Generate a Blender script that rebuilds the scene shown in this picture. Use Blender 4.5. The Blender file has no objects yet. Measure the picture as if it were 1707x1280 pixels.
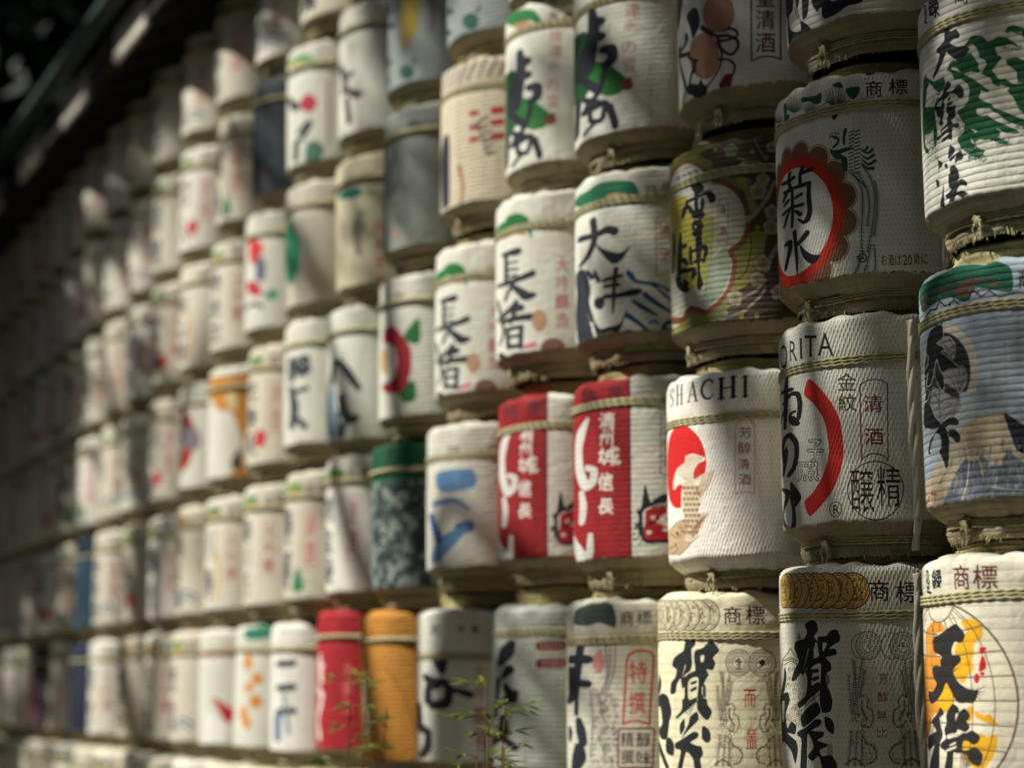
import bpy, bmesh, math, random
import numpy as np
from mathutils import Vector, Matrix

# ---------------------------------------------------------------- camera, light
SC = bpy.context.scene
EYE = 1.15                      # camera height above the ground
PITCH, YAW, FPX = 0.15569, 0.42868, 3230.0
C0 = np.array([0.0, 0.0, EYE])
FW = np.array([-math.cos(YAW)*math.cos(PITCH), math.sin(YAW)*math.cos(PITCH), math.sin(PITCH)])
RT = np.array([math.sin(YAW), math.cos(YAW), 0.0])
UPV = np.cross(RT, FW)
cam_d = bpy.data.cameras.new('camera')
cam = bpy.data.objects.new('camera', cam_d)
SC.collection.objects.link(cam)
cam.matrix_world = Matrix(((RT[0], UPV[0], -FW[0], 0), (RT[1], UPV[1], -FW[1], 0), (RT[2], UPV[2], -FW[2], EYE), (0, 0, 0, 1)))
cam_d.sensor_width = 36.0
cam_d.lens = FPX/1707*36
cam_d.clip_end = 400
cam_d.dof.use_dof = True
cam_d.dof.focus_distance = 4.3
cam_d.dof.aperture_fstop = 1.5
cam_d.dof.aperture_blades = 0
SC.camera = cam

SUN_AZ, SUN_EL = math.radians(24), math.radians(47)   # azimuth: away from the wall's normal (-Y) towards -X
SDIR = Vector((-math.sin(SUN_AZ)*math.cos(SUN_EL), -math.cos(SUN_AZ)*math.cos(SUN_EL), math.sin(SUN_EL)))
world = bpy.data.worlds.new('World'); SC.world = world; world.use_nodes = True
wn = world.node_tree; wn.nodes.clear()
sky = wn.nodes.new('ShaderNodeTexSky'); sky.sky_type = 'NISHITA'; sky.sun_disc = False
sky.sun_elevation = SUN_EL
sky.sun_rotation = math.atan2(SDIR.x, SDIR.y)
bg = wn.nodes.new('ShaderNodeBackground'); bg.inputs[1].default_value = 0.062
wo = wn.nodes.new('ShaderNodeOutputWorld')
wn.links.new(sky.outputs[0], bg.inputs[0]); wn.links.new(bg.outputs[0], wo.inputs[0])
sd = bpy.data.lights.new('sun', 'SUN'); sd.energy = 5.0; sd.angle = math.radians(0.7); sd.color = (1.0, 0.975, 0.90)
sun = bpy.data.objects.new('sun', sd); SC.collection.objects.link(sun)
sun.rotation_euler = SDIR.to_track_quat('Z', 'Y').to_euler(); sun.location = (-6, -8, 12)
SC.view_settings.view_transform = 'Standard'; SC.view_settings.look = 'None'
SC.view_settings.exposure = 0.68; SC.view_settings.gamma = 1.0
SC.render.engine = 'CYCLES'
SC.cycles.max_bounces = 6

# ---------------------------------------------------------------- object helpers
COL = SC.collection
def link(o, parent=None):
    COL.objects.link(o)
    if parent is not None: o.parent = parent
    return o
def mesh_obj(name, verts, faces, mat, parent=None, smooth=True, uvs=None):
    me = bpy.data.meshes.new(name); me.from_pydata([tuple(v) for v in verts], [], faces)
    if mat: me.materials.append(mat)
    if smooth: me.polygons.foreach_set('use_smooth', [True]*len(me.polygons))
    if uvs is not None:
        ul = me.uv_layers.new(name='metres')
        li = np.empty(len(me.loops), dtype=np.int32); me.loops.foreach_get('vertex_index', li)
        ul.data.foreach_set('uv', np.asarray(uvs, dtype=np.float32)[li].ravel())
    me.update()
    return link(bpy.data.objects.new(name, me), parent)
def share(name, me, parent=None, mat=None):
    o = bpy.data.objects.new(name, me)
    link(o, parent)
    if mat is not None:
        o.material_slots[0].link = 'OBJECT'; o.material_slots[0].material = mat
    return o
def thing(name, label, cat, loc=(0, 0, 0), rotz=0, group=None):
    o = bpy.data.objects.new(name, None); link(o); o.location = loc; o.rotation_euler = (0, 0, rotz)
    o.empty_display_size = .1
    o['label'] = label; o['category'] = cat
    if group: o['group'] = group
    return o
def box_geo(V, F, x0, x1, y0, y1, z0, z1):
    b = len(V)
    V += [(x0, y0, z0), (x1, y0, z0), (x1, y1, z0), (x0, y1, z0), (x0, y0, z1), (x1, y0, z1), (x1, y1, z1), (x0, y1, z1)]
    F += [(b, b+3, b+2, b+1), (b+4, b+5, b+6, b+7), (b, b+1, b+5, b+4), (b+1, b+2, b+6, b+5), (b+2, b+3, b+7, b+6), (b+3, b, b+4, b+7)]
def sweep(V, F, path, prof, closed=False, twist=0.0):
    """sweep a closed profile [(a,b)...] along path; profile turned by twist per metre"""
    P = np.asarray(path, float); n = len(P); m = len(prof); pr = np.asarray(prof, float); b = len(V)
    if closed: T = np.roll(P, -1, 0)-np.roll(P, 1, 0)
    else: T = np.gradient(P, axis=0)
    T /= np.linalg.norm(T, axis=1)[:, None]+1e-12
    up = np.array([0, 0, 1.0])
    L = np.concatenate([[0], np.cumsum(np.linalg.norm(np.diff(P, axis=0), axis=1))])
    for i in range(n):
        t = T[i]; u = up if abs(t[2]) < .9 else np.array([0, 1.0, 0])
        s = np.cross(t, u); s /= np.linalg.norm(s); w = np.cross(s, t)
        a = L[i]*twist; ca, sa = math.cos(a), math.sin(a)
        for (p, q) in pr:
            V.append(tuple(P[i]+s*(p*ca-q*sa)+w*(p*sa+q*ca)))
    for i in range(n if closed else n-1):
        j = (i+1) % n
        for k in range(m):
            l = (k+1) % m
            F.append((b+i*m+k, b+i*m+l, b+j*m+l, b+j*m+k))
    if not closed:
        F.append(tuple(b+k for k in range(m))[::-1]); F.append(tuple(b+(n-1)*m+k for k in range(m)))

# ---------------------------------------------------------------- materials
def new_mat(name):
    m = bpy.data.materials.new(name); m.use_nodes = True
    nt = m.node_tree; nt.nodes.clear()
    out = nt.nodes.new('ShaderNodeOutputMaterial'); b = nt.nodes.new('ShaderNodeBsdfPrincipled')
    nt.links.new(b.outputs[0], out.inputs[0]); b.inputs['Specular IOR Level'].default_value = 0.25
    return m, nt, b
def N(nt, t, **kw):
    n = nt.nodes.new(t)
    for k, v in kw.items():
        if k.startswith('i_'):
            key = k[2:]; key = int(key) if key.isdigit() else key.replace('_', ' ')
            n.inputs[key].default_value = v
        else: setattr(n, k, v)
    return n
def M(nt, op, a, b=None, c=None):
    n = nt.nodes.new('ShaderNodeMath'); n.operation = op
    for i, x in enumerate((a, b, c)):
        if x is None: continue
        if isinstance(x, (int, float)): n.inputs[i].default_value = x
        else: nt.links.new(x, n.inputs[i])
    return n.outputs[0]
def mixc(nt, fac, a, b, mode='MIX'):
    n = nt.nodes.new('ShaderNodeMix'); n.data_type = 'RGBA'; n.blend_type = mode
    for i, x in ((0, fac), (6, a), (7, b)):
        if isinstance(x, (int, float)): n.inputs[i].default_value = x
        elif isinstance(x, tuple): n.inputs[i].default_value = (*x, 1) if len(x) == 3 else x
        else: nt.links.new(x, n.inputs[i])
    return n.outputs[2]
def lin(c):
    return tuple(((x/255)/12.92 if x <= 10 else ((x/255+.055)/1.055)**2.4) for x in c)
def noise(nt, vec, scale, detail=3, rough=.55):
    n = N(nt, 'ShaderNodeTexNoise', i_Scale=scale, i_Detail=detail, i_Roughness=rough)
    if vec is not None: nt.links.new(vec, n.inputs['Vector'])
    return n.outputs[0]

def simple_mat(name, col, col2=None, scale=20, rough=.8, bump=.3, stretch=None, trans=0):
    m, nt, b = new_mat(name)
    tc = N(nt, 'ShaderNodeTexCoord'); v = tc.outputs['Object']
    if stretch:
        mp = N(nt, 'ShaderNodeMapping'); mp.inputs['Scale'].default_value = stretch; nt.links.new(v, mp.inputs[0]); v = mp.outputs[0]
    n1 = noise(nt, v, scale); n2 = noise(nt, v, scale*.17, 2)
    f = M(nt, 'ADD', M(nt, 'MULTIPLY', n1, .6), M(nt, 'MULTIPLY', n2, .5))
    ramp = N(nt, 'ShaderNodeMapRange'); ramp.inputs[1].default_value = .35; ramp.inputs[2].default_value = .75
    nt.links.new(f, ramp.inputs[0])
    c = mixc(nt, ramp.outputs[0], lin(col), lin(col2 or tuple(x*.7 for x in col)))
    nt.links.new(c, b.inputs['Base Color']); b.inputs['Roughness'].default_value = rough
    bp = N(nt, 'ShaderNodeBump', i_Strength=bump, i_Distance=.004); nt.links.new(n1, bp.inputs['Height']); nt.links.new(bp.outputs[0], b.inputs['Normal'])
    if trans: b.inputs['Transmission Weight'].default_value = 0
    return m

RAD = 0.262           # radius of a barrel
U0, UW, VH = -0.29, 0.88, 0.60      # the printed field: arc metres from the front, metres up
def cloth_mat(name, img, weave, tan=(178, 166, 134), seed=0, k=1.0):
    """woven straw wrap: printed image in arc metres, weave relief from the same metres"""
    m, nt, b = new_mat(name)
    uv = N(nt, 'ShaderNodeUVMap', uv_map='metres'); sep = N(nt, 'ShaderNodeSeparateXYZ'); nt.links.new(uv.outputs[0], sep.inputs[0])
    u, v = sep.outputs[0], sep.outputs[1]
    cx = N(nt, 'ShaderNodeCombineXYZ')
    nt.links.new(M(nt, 'DIVIDE', M(nt, 'SUBTRACT', u, U0), UW), cx.inputs[0])
    nt.links.new(M(nt, 'DIVIDE', v, VH), cx.inputs[1])
    ti = N(nt, 'ShaderNodeTexImage', image=img, extension='CLIP', interpolation='Linear'); nt.links.new(cx.outputs[0], ti.inputs[0])
    n1 = noise(nt, uv.outputs[0], 9+seed % 3, 4); n2 = noise(nt, uv.outputs[0], 420, 2); n3 = noise(nt, uv.outputs[0], 60, 3)
    # fine vertical straws
    vs = N(nt, 'ShaderNodeCombineXYZ'); nt.links.new(M(nt, 'MULTIPLY', u, 520), vs.inputs[0]); nt.links.new(M(nt, 'MULTIPLY', v, 26), vs.inputs[1]); vs.inputs[2].default_value = seed*.37
    straw = noise(nt, vs.outputs[0], 1.0, 2)
    TAU = 6.28318
    if weave == 'wave':          # staggered wavy ridges
        k1 = M(nt, 'MULTIPLY', u, TAU/.0048); k2 = M(nt, 'MULTIPLY', u, TAU/.0096); kv = M(nt, 'ADD', M(nt, 'MULTIPLY', v, TAU/.023), M(nt, 'MULTIPLY', n3, 2.6))
        h = M(nt, 'ADD', M(nt, 'MULTIPLY', M(nt, 'COSINE', k1), .28), M(nt, 'MULTIPLY', M(nt, 'COSINE', k2), M(nt, 'SINE', kv)))
        h = M(nt, 'ADD', M(nt, 'MULTIPLY', h, .42), .5); dist = .0026
        dark = M(nt, 'MULTIPLY', M(nt, 'MAXIMUM', M(nt, 'SUBTRACT', .48, h), 0.0), M(nt, 'ADD', .30, n3))
    elif weave == 'rib':         # horizontal rolls sewn over straw
        kv = M(nt, 'MULTIPLY', M(nt, 'ADD', v, M(nt, 'MULTIPLY', n3, .0034)), TAU/.0300)
        h = M(nt, 'POWER', M(nt, 'ABSOLUTE', M(nt, 'SINE', kv)), .55); dist = .0026
        h = M(nt, 'ADD', M(nt, 'MULTIPLY', h, M(nt, 'ADD', .45, n3)), M(nt, 'MULTIPLY', straw, .30))
        dark = M(nt, 'MULTIPLY', M(nt, 'SUBTRACT', 1.0, straw), .26)
    else:                        # plain plait with flat bands
        kv = M(nt, 'MULTIPLY', M(nt, 'ADD', v, M(nt, 'MULTIPLY', n3, .003)), TAU/.046)
        band = M(nt, 'POWER', M(nt, 'ABSOLUTE', M(nt, 'SINE', kv)), .22)
        h = M(nt, 'ADD', M(nt, 'MULTIPLY', band, .6), M(nt, 'MULTIPLY', straw, .35)); dist = .0022
        dark = M(nt, 'ADD', M(nt, 'MULTIPLY', M(nt, 'SUBTRACT', 1.0, straw), .22), M(nt, 'MULTIPLY', M(nt, 'SUBTRACT', 1.0, band), .25))
    tanv = mixc(nt, n1, lin(tan), lin(tuple(x*.78 for x in tan)))
    tanv = mixc(nt, M(nt, 'MULTIPLY', M(nt, 'SUBTRACT', 1.0, straw), .5), tanv, lin(tuple(x*.6 for x in tan)))
    base = mixc(nt, ti.outputs[1], tanv, ti.outputs[0])
    # tinted darker in the low parts of the weave
    base = mixc(nt, M(nt, 'MINIMUM', M(nt, 'MAXIMUM', M(nt, 'MULTIPLY', dark, 1.7), 0.0), .8), base, (.44, .42, .34), 'MULTIPLY')
    # weathering: faint yellow and grey blotches
    mr = N(nt, 'ShaderNodeMapRange'); mr.inputs[1].default_value = .45; mr.inputs[2].default_value = .85; mr.inputs[4].default_value = .45
    nt.links.new(n1, mr.inputs[0]); base = mixc(nt, mr.outputs[0], base, (.72, .68, .55), 'MULTIPLY')
    # rain streaks and grey dust, long in the upright direction
    st = N(nt, 'ShaderNodeCombineXYZ'); nt.links.new(M(nt, 'MULTIPLY', u, 34), st.inputs[0]); nt.links.new(M(nt, 'MULTIPLY', v, 2.2), st.inputs[1]); st.inputs[2].default_value = seed*1.7
    sn = noise(nt, st.outputs[0], 1.0, 4, .65); mr2 = N(nt, 'ShaderNodeMapRange'); mr2.inputs[1].default_value = .52; mr2.inputs[2].default_value = .82; mr2.inputs[4].default_value = .75; nt.links.new(sn, mr2.inputs[0])
    base = mixc(nt, mr2.outputs[0], base, (.60, .58, .50), 'MULTIPLY')
    # paint worn off the ridges in flecks
    wf = N(nt, 'ShaderNodeMapRange'); wf.inputs[1].default_value = .66; wf.inputs[2].default_value = .74; wf.inputs[4].default_value = .5; nt.links.new(noise(nt, uv.outputs[0], 230, 3, .7), wf.inputs[0])
    base = mixc(nt, M(nt, 'MULTIPLY', wf.outputs[0], ti.outputs[1]), base, lin((176, 168, 146)))
    nt.links.new(base, b.inputs['Base Color']); b.inputs['Roughness'].default_value = .78
    wr = N(nt, 'ShaderNodeTexNoise', i_Scale=16.0, i_Detail=3.0, i_Roughness=.6, i_Distortion=1.2); nt.links.new(uv.outputs[0], wr.inputs['Vector'])
    hh = M(nt, 'ADD', M(nt, 'ADD', h, M(nt, 'MULTIPLY', n2, .10)), M(nt, 'MULTIPLY', wr.outputs[0], 1.5/k))
    bp = N(nt, 'ShaderNodeBump', i_Strength=.85, i_Distance=dist*k); nt.links.new(hh, bp.inputs['Height']); nt.links.new(bp.outputs[0], b.inputs['Normal'])
    return m

# ---------------------------------------------------------------- painting the prints
# Each wrap's print is drawn here, stroke by stroke, into an array laid out in arc metres.
rng = np.random.default_rng(7)
_gl = {}
def glyph(ch, n=120):
    """coverage mask of one character, drawn from its outline"""
    if ch in _gl: return _gl[ch]
    cu = bpy.data.curves.new('glyph', 'FONT'); cu.body = ch; cu.size = 1.0; cu.resolution_u = 3
    ob = bpy.data.objects.new('glyph', cu); COL.objects.link(ob)
    bpy.context.view_layer.update()
    me = ob.evaluated_get(bpy.context.evaluated_depsgraph_get()).to_mesh()
    me.calc_loop_triangles()
    co = np.empty(len(me.vertices)*3); me.vertices.foreach_get('co', co); co = co.reshape(-1, 3)[:, :2]
    tr = [tuple(t.vertices) for t in me.loop_triangles]
    m = np.zeros((n, n), bool)
    if len(co):
        lo, hi = co.min(0), co.max(0); s = (n-9)/np.maximum(hi-lo, 1e-3)
        p = (co-lo)*s+4
        for a, b, c in tr:
            A, B, C = p[a], p[b], p[c]
            x0, x1 = int(min(A[0], B[0], C[0])), int(max(A[0], B[0], C[0]))+2
            y0, y1 = int(min(A[1], B[1], C[1])), int(max(A[1], B[1], C[1]))+2
            X, Y = np.meshgrid(np.arange(x0, x1), np.arange(y0, y1))
            e = lambda P, Q: (Q[0]-P[0])*(Y-P[1])-(Q[1]-P[1])*(X-P[0])
            e0, e1, e2 = e(A, B), e(B, C), e(C, A); t = 1.0
            k = ((e0 >= -t) & (e1 >= -t) & (e2 >= -t)) | ((e0 <= t) & (e1 <= t) & (e2 <= t))
            m[y0:y1, x0:x1] |= k[:max(0, n-y0), :max(0, n-x0)]
    ob.evaluated_get(bpy.context.evaluated_depsgraph_get()).to_mesh_clear()
    COL.objects.unlink(ob); bpy.data.objects.remove(ob); bpy.data.curves.remove(cu)
    _gl[ch] = m
    return m
def smooth_noise(h, w, cell, r):
    gh, gw = int(h/cell)+3, int(w/cell)+3
    g = r.standard_normal((gh, gw)); y = np.arange(h)/cell; x = np.arange(w)/cell
    yi, xi = y.astype(int), x.astype(int); fy, fx = (y-yi)[:, None], (x-xi)[None]
    fy = fy*fy*(3-2*fy); fx = fx*fx*(3-2*fx)
    a = g[yi][:, xi]; b = g[yi][:, xi+1]; c = g[yi+1][:, xi]; d = g[yi+1][:, xi+1]
    return (a*(1-fx)+b*fx)*(1-fy)+(c*(1-fx)+d*fx)*fy
def blur(m, r):
    m = m.astype(float)
    for ax in (0, 1):
        c = np.cumsum(np.concatenate([np.zeros_like(m.take([0], ax)), m], ax), ax)
        n = m.shape[ax]; i = np.arange(n); lo = np.clip(i-r, 0, n); hi = np.clip(i+r+1, 0, n)
        m = (c.take(hi, ax)-c.take(lo, ax))/(2*r+1)
    return m
def styled(ch, style):
    m = glyph(ch); n = m.shape[0]
    r = np.random.default_rng(sum(map(ord, ch)))
    if style == 'thin': return m
    if style == 'bold': return blur(m, 2) > .22
    if style == 'seal':
        return blur(m, 2) > .30
    if style == 'out':
        b = blur(m, 5) > .14; return b & ~(blur(b, 5) > .90)
    # brush: swell, wander and dry out
    X, Y = np.meshgrid(np.arange(n), np.arange(n))
    dx = smooth_noise(n, n, 26, r)*5; dy = smooth_noise(n, n, 26, r)*5
    w = m[np.clip(Y+dy, 0, n-1).astype(int), np.clip(X+dx, 0, n-1).astype(int)]
    th = .13+.10*smooth_noise(n, n, 18, r)
    return blur(w, 4) > np.clip(th, .03, .4)

class Print:
    def __init__(self, base, res=.0008, vbot=.085, seed=0, ragged=.0016, vtop=.60):
        self.res = res; self.W = int(UW/res); self.H = int(VH/res)
        self.a = np.empty((self.H, self.W, 3), np.float32); self.a[:] = base
        self.al = np.ones((self.H, self.W), np.float32)
        self.r = np.random.default_rng(seed+11)
        if vbot:
            rg = smooth_noise(2, self.W, .012/res, self.r)[0]*ragged + self.r.random(self.W)*.0022
            self.al[(np.arange(self.H)[:, None]*res) < (vbot+rg)[None]] = 0
        self.o = (0, 0, 1); self.place = None; self.fat = 1.0
    # coordinates: either picture measurements carried onto this barrel's surface, or (u, v) metres
    def at(self, ox, oy, s): self.o = (ox, oy, s); return self
    def uv(self, P):
        P = np.asarray(P, float).reshape(-1, 2)
        if self.o is None: return P
        X = self.o[0]+P[:, 0]/self.o[2]; Y = self.o[1]+P[:, 1]/self.o[2]
        return self.place.to_surface(X, Y)
    def px(self, P):
        q = self.uv(P); return np.stack([(q[:, 0]-U0)/self.res, q[:, 1]/self.res], 1)
    def scale(self):                      # metres per drawing unit
        return 1.0 if self.o is None else self.place.mpp/self.o[2]
    def dab(self, mask, x0, y0, col, op=1.0):
        h, w = mask.shape; X0, Y0 = max(0, x0), max(0, y0); X1, Y1 = min(self.W, x0+w), min(self.H, y0+h)
        if X1 <= X0 or Y1 <= Y0: return
        k = mask[Y0-y0:Y1-y0, X0-x0:X1-x0].astype(np.float32)[..., None]*op
        s = self.a[Y0:Y1, X0:X1]; s += (np.asarray(col, np.float32)-s)*k
    def fill(self, q, col, op=1.0, rough=0):
        q = np.asarray(q); x0, y0 = np.floor(q.min(0)).astype(int)-1; x1, y1 = np.ceil(q.max(0)).astype(int)+2
        x0 = max(x0, -50); y0 = max(y0, -50); x1 = min(x1, self.W+50); y1 = min(y1, self.H+50)
        if x1 <= x0 or y1 <= y0: return
        m = np.zeros((y1-y0, x1-x0), bool); xs = np.arange(x0, x1)+.5
        A = q; B = np.roll(q, -1, 0)
        for j in range(y1-y0):
            y = y0+j+.5
            k = (A[:, 1] <= y) != (B[:, 1] <= y)
            if not k.any(): continue
            a, b = A[k], B[k]; xi = np.sort(a[:, 0]+(y-a[:, 1])*(b[:, 0]-a[:, 0])/(b[:, 1]-a[:, 1]))
            m[j] = (np.searchsorted(xi, xs) % 2) == 1
        if rough:
            nz = smooth_noise(*m.shape, max(2, rough), self.r); m = (blur(m, max(1, int(rough*.6)))+nz*.13) > .5
        self.dab(m, x0, y0, col, op)
    @staticmethod
    def spline(P, closed, k=6):
        P = np.asarray(P, float); n = len(P)
        if n < 3: return P
        out = []
        for i in range(n if closed else n-1):
            if closed: p0, p1, p2, p3 = P[(i-1) % n], P[i], P[(i+1) % n], P[(i+2) % n]
            else: p0, p1, p2, p3 = P[max(i-1, 0)], P[i], P[i+1], P[min(i+2, n-1)]
            for t in np.arange(k)/k:
                out.append(.5*((2*p1)+(-p0+p2)*t*.8+(2*p0-5*p1+4*p2-p3)*t*t*.8+(-p0+3*p1-3*p2+p3)*t**3*.8) if False else
                           (lambda m1, m2: (2*t**3-3*t*t+1)*p1+(t**3-2*t*t+t)*m1+(-2*t**3+3*t*t)*p2+(t**3-t*t)*m2)((p2-p0)*.38, (p3-p1)*.38))
        if not closed: out.append(P[-1])
        return np.array(out)
    @staticmethod
    def pts(s):
        if isinstance(s, str): s = [float(x) for x in s.split()]
        return np.asarray(s, float).reshape(-1, 2)
    def p(self, col, s, sharp=False, op=1.0, rough=0):
        P = self.pts(s)
        if sharp: P = np.concatenate([np.linspace(P[i], P[(i+1) % len(P)], 6)[:-1] for i in range(len(P))])
        else: P = self.spline(P, True)
        self.fill(self.px(P), col, op, rough); return self
    def s(self, col, w, s, w2=None, sharp=False, op=1.0):
        """stroke; w in drawing units, tapering to w2; w may be a list"""
        P = self.pts(s); ws = list(w) if hasattr(w, '__len__') else ([w]*len(P) if w2 is None else list(np.linspace(w, w2, len(P))))
        Q = np.concatenate([P, np.interp(np.arange(len(P)), np.linspace(0, len(P)-1, len(ws)), ws)[:, None]], 1)
        if not sharp: Q = self.spline(Q, False, 5)
        else: Q = np.concatenate([np.linspace(Q[i], Q[i+1], 6)[:-1] for i in range(len(Q)-1)]+[Q[-1:]])
        q = self.px(Q[:, :2]); r = np.maximum(Q[:, 2]*self.scale()*self.fat/self.res/2, .5)
        # the measured width is the width seen: near the barrel's edge it spans more cloth
        if self.o is None: hs = np.ones(len(q))
        else:
            q2 = self.px(Q[:, :2]+[.5*self.o[2], 0]); hs = np.clip((q2[:, 0]-q[:, 0])*self.res/(.5*self.place.mpp), 1.0, 3.2)
        hm = hs.max()
        x0, y0 = np.floor(q.min(0)-[r.max()*hm+2, r.max()+2]).astype(int); x1, y1 = np.ceil(q.max(0)+[r.max()*hm+2, r.max()+2]).astype(int)
        x0, y0 = max(x0, -20), max(y0, -20); x1, y1 = min(x1, self.W+20), min(y1, self.H+20)
        if x1 <= x0 or y1 <= y0: return self
        m = np.zeros((y1-y0, x1-x0), np.float32)
        for i in range(len(q)-1):
            a, b = q[i], q[i+1]; ra, rb = r[i], r[i+1]; rm = max(ra, rb)+1.5; h = (hs[i]+hs[i+1])/2
            X0, Y0 = int(max(x0, min(a[0], b[0])-rm*h)), int(max(y0, min(a[1], b[1])-rm)); X1, Y1 = int(min(x1, max(a[0], b[0])+rm*h+1)), int(min(y1, max(a[1], b[1])+rm+1))
            if X1 <= X0 or Y1 <= Y0: continue
            X, Y = np.meshgrid((np.arange(X0, X1)+.5-a[0])/h, np.arange(Y0, Y1)+.5-a[1]); d = (b-a)/[h, 1]; L = d@d+1e-9
            t = np.clip((X*d[0]+Y*d[1])/L, 0, 1)
            D = np.hypot(X-t*d[0], Y-t*d[1]); k = np.clip(ra+(rb-ra)*t-D+.5, 0, 1)
            sub = m[Y0-y0:Y1-y0, X0-x0:X1-x0]; np.maximum(sub, k, out=sub)
        self.dab(m, x0, y0, col, op); return self
    def e(self, col, cx, cy, rx, ry=None, w=0, a0=0, a1=360, op=1.0):
        ry = rx if ry is None else ry
        t = np.radians(np.linspace(a0, a1, 49)); P = np.stack([cx+rx*np.cos(t), cy+ry*np.sin(t)], 1)
        if w: return self.s(col, w, P, sharp=True, op=op)
        self.fill(self.px(P), col, op); return self
    def t(self, col, ch, x0, y0, x1, y1, style='bold', op=1.0, wear=0):
        """one character in the box given by its left, top, right and bottom"""
        m = styled(ch, style); ym, xm = (y0+y1)/2, (x0+x1)/2
        a, b = self.px([[x0, ym], [x1, ym]]); c, d = self.px([[xm, y0], [xm, y1]])
        self.quad(m, col, a[0], b[0], min(c[1], d[1]), max(c[1], d[1]), (b[1]-a[1]), op, wear); return self
    def quad(self, m, col, X0, X1, Y0, Y1, shear, op, wear=0):
        x0, x1 = int(round(X0)), int(round(X1)); h = int(round(Y1-Y0)); y0 = int(round(Y0))
        if x1-x0 < 2 or h < 2: return
        n = m.shape[0]; w = x1-x0
        X, Y = np.meshgrid(np.arange(w), np.arange(-int(abs(shear))-1, h+int(abs(shear))+1))
        yy = Y-shear*((X+.5)/w-.5)
        gx = (X+.5)/w*n; gy = (yy+.5)/h*n; ok = (gy >= 0) & (gy < n)
        mf = m.astype(np.float32); gi = np.clip(gx.astype(int), 0, n-1); gj = np.clip(gy.astype(int), 0, n-1)
        k = mf[gj, gi]*ok
        if wear: k = k*(smooth_noise(*k.shape, 3, self.r) > -1.6+wear)
        self.dab(k, x0, y0-int(abs(shear))-1, col, op)
    def text(self, col, s, x0, y0, x1, y1, style='bold', vert=True, gap=.08, op=1.0):
        n = len(s)
        for i, ch in enumerate(s):
            if vert:
                h = (y1-y0)/n; self.t(col, ch, x0, y0+h*(i+gap/2), x1, y0+h*(i+1-gap/2), style, op)
            else:
                w = (x1-x0)/n; self.t(col, ch, x0+w*(i+gap/2), y0, x0+w*(i+1-gap/2), y1, style, op)
        return self
    def speck(self, col, x0, y0, x1, y1, n, r0, r1, seed=1):
        r = np.random.default_rng(seed)
        for _ in range(n):
            x, y, q = r.uniform(x0, x1), r.uniform(y0, y1), r.uniform(r0, r1)
            k = r.uniform(.6, 1.4, 6); t = np.arange(6)/6*6.283
            self.fill(self.px(np.stack([x+q*k*np.cos(t), y+q*k*np.sin(t)], 1)), col)
        return self
    def mottle(self, x0, y0, x1, y1, col, amt, cell_m, thr=0.3):
        q = self.px([[x0, y0], [x1, y0], [x0, y1], [x1, y1]]); X0, Y0 = q.min(0).astype(int); X1, Y1 = q.max(0).astype(int)+1
        X0, Y0 = max(X0, 0), max(Y0, 0); X1, Y1 = min(X1, self.W), min(Y1, self.H)
        if X1-X0 < 3 or Y1-Y0 < 3: return self
        nz = smooth_noise(Y1-Y0, X1-X0, max(1.2, cell_m/self.res), self.r)
        self.dab((nz > thr).astype(np.float32), X0, Y0, col, amt); return self
    def image(self, name):
        im = bpy.data.images.new(name, self.W, self.H, alpha=True, float_buffer=False)
        px = np.empty((self.H, self.W, 4), np.float32)
        px[..., :3] = np.clip(self.a/255, 0, 1); px[..., 3] = self.al
        im.alpha_mode = 'CHANNEL_PACKED'
        im.pixels.foreach_set(px.ravel()); im.update(); im.pack()
        return im

class Place:
    """where one barrel stands; carries measurements onto its cylinder"""
    def __init__(self, cx, cy, zb):
        self.cx, self.cy, self.zb = cx, cy, zb
        d = np.array([cx, cy, zb+.3])-C0; self.mpp = (d@FW)/FPX
    def to_surface(self, X, Y):
        d = FW[None]+RT[None]*((X-853.5)/FPX)[:, None]-UPV[None]*((Y-640)/FPX)[:, None]
        a = d[:, 0]**2+d[:, 1]**2; b = -(d[:, 0]*self.cx+d[:, 1]*self.cy); c = self.cx**2+self.cy**2-RAD**2
        disc = b*b-a*c; t = (-b-np.sqrt(np.maximum(disc, 0)))/a
        P = C0[None]+d*t[:, None]
        th = np.arctan2(P[:, 0]-self.cx, -(P[:, 1]-self.cy))
        return np.stack([th*RAD, P[:, 2]-self.zb], 1)

# ---------------------------------------------------------------- the near prints
INK = (20, 23, 27); WHITE = (211, 210, 197); MAR = (88, 26, 34); RED = (186, 28, 26); GRN = (14, 84, 44)
def medal(c, x, y, rx, ry, ink, seed=1, dark=.5):
    c.e(ink, x, y, rx, ry, w=rx*.06); c.e(ink, x, y, rx*.86, ry*.86, w=rx*.03); c.e(ink, x, y, rx*.5, ry*.5, w=rx*.045)
    r = np.random.default_rng(seed)
    for i in range(26):
        a = i/26*6.283; k = r.uniform(.62, .66); q = r.uniform(.74, .80)
        c.s(ink, rx*.05, [x+rx*k*math.cos(a), y+ry*k*math.sin(a), x+rx*q*math.cos(a+.08), y+ry*q*math.sin(a+.08)], sharp=True)
    for i in range(14):
        a = r.uniform(0, 6.28); k = r.uniform(.02, .36); c.e(ink, x+rx*k*math.cos(a), y+ry*k*math.sin(a), rx*.05)
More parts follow.
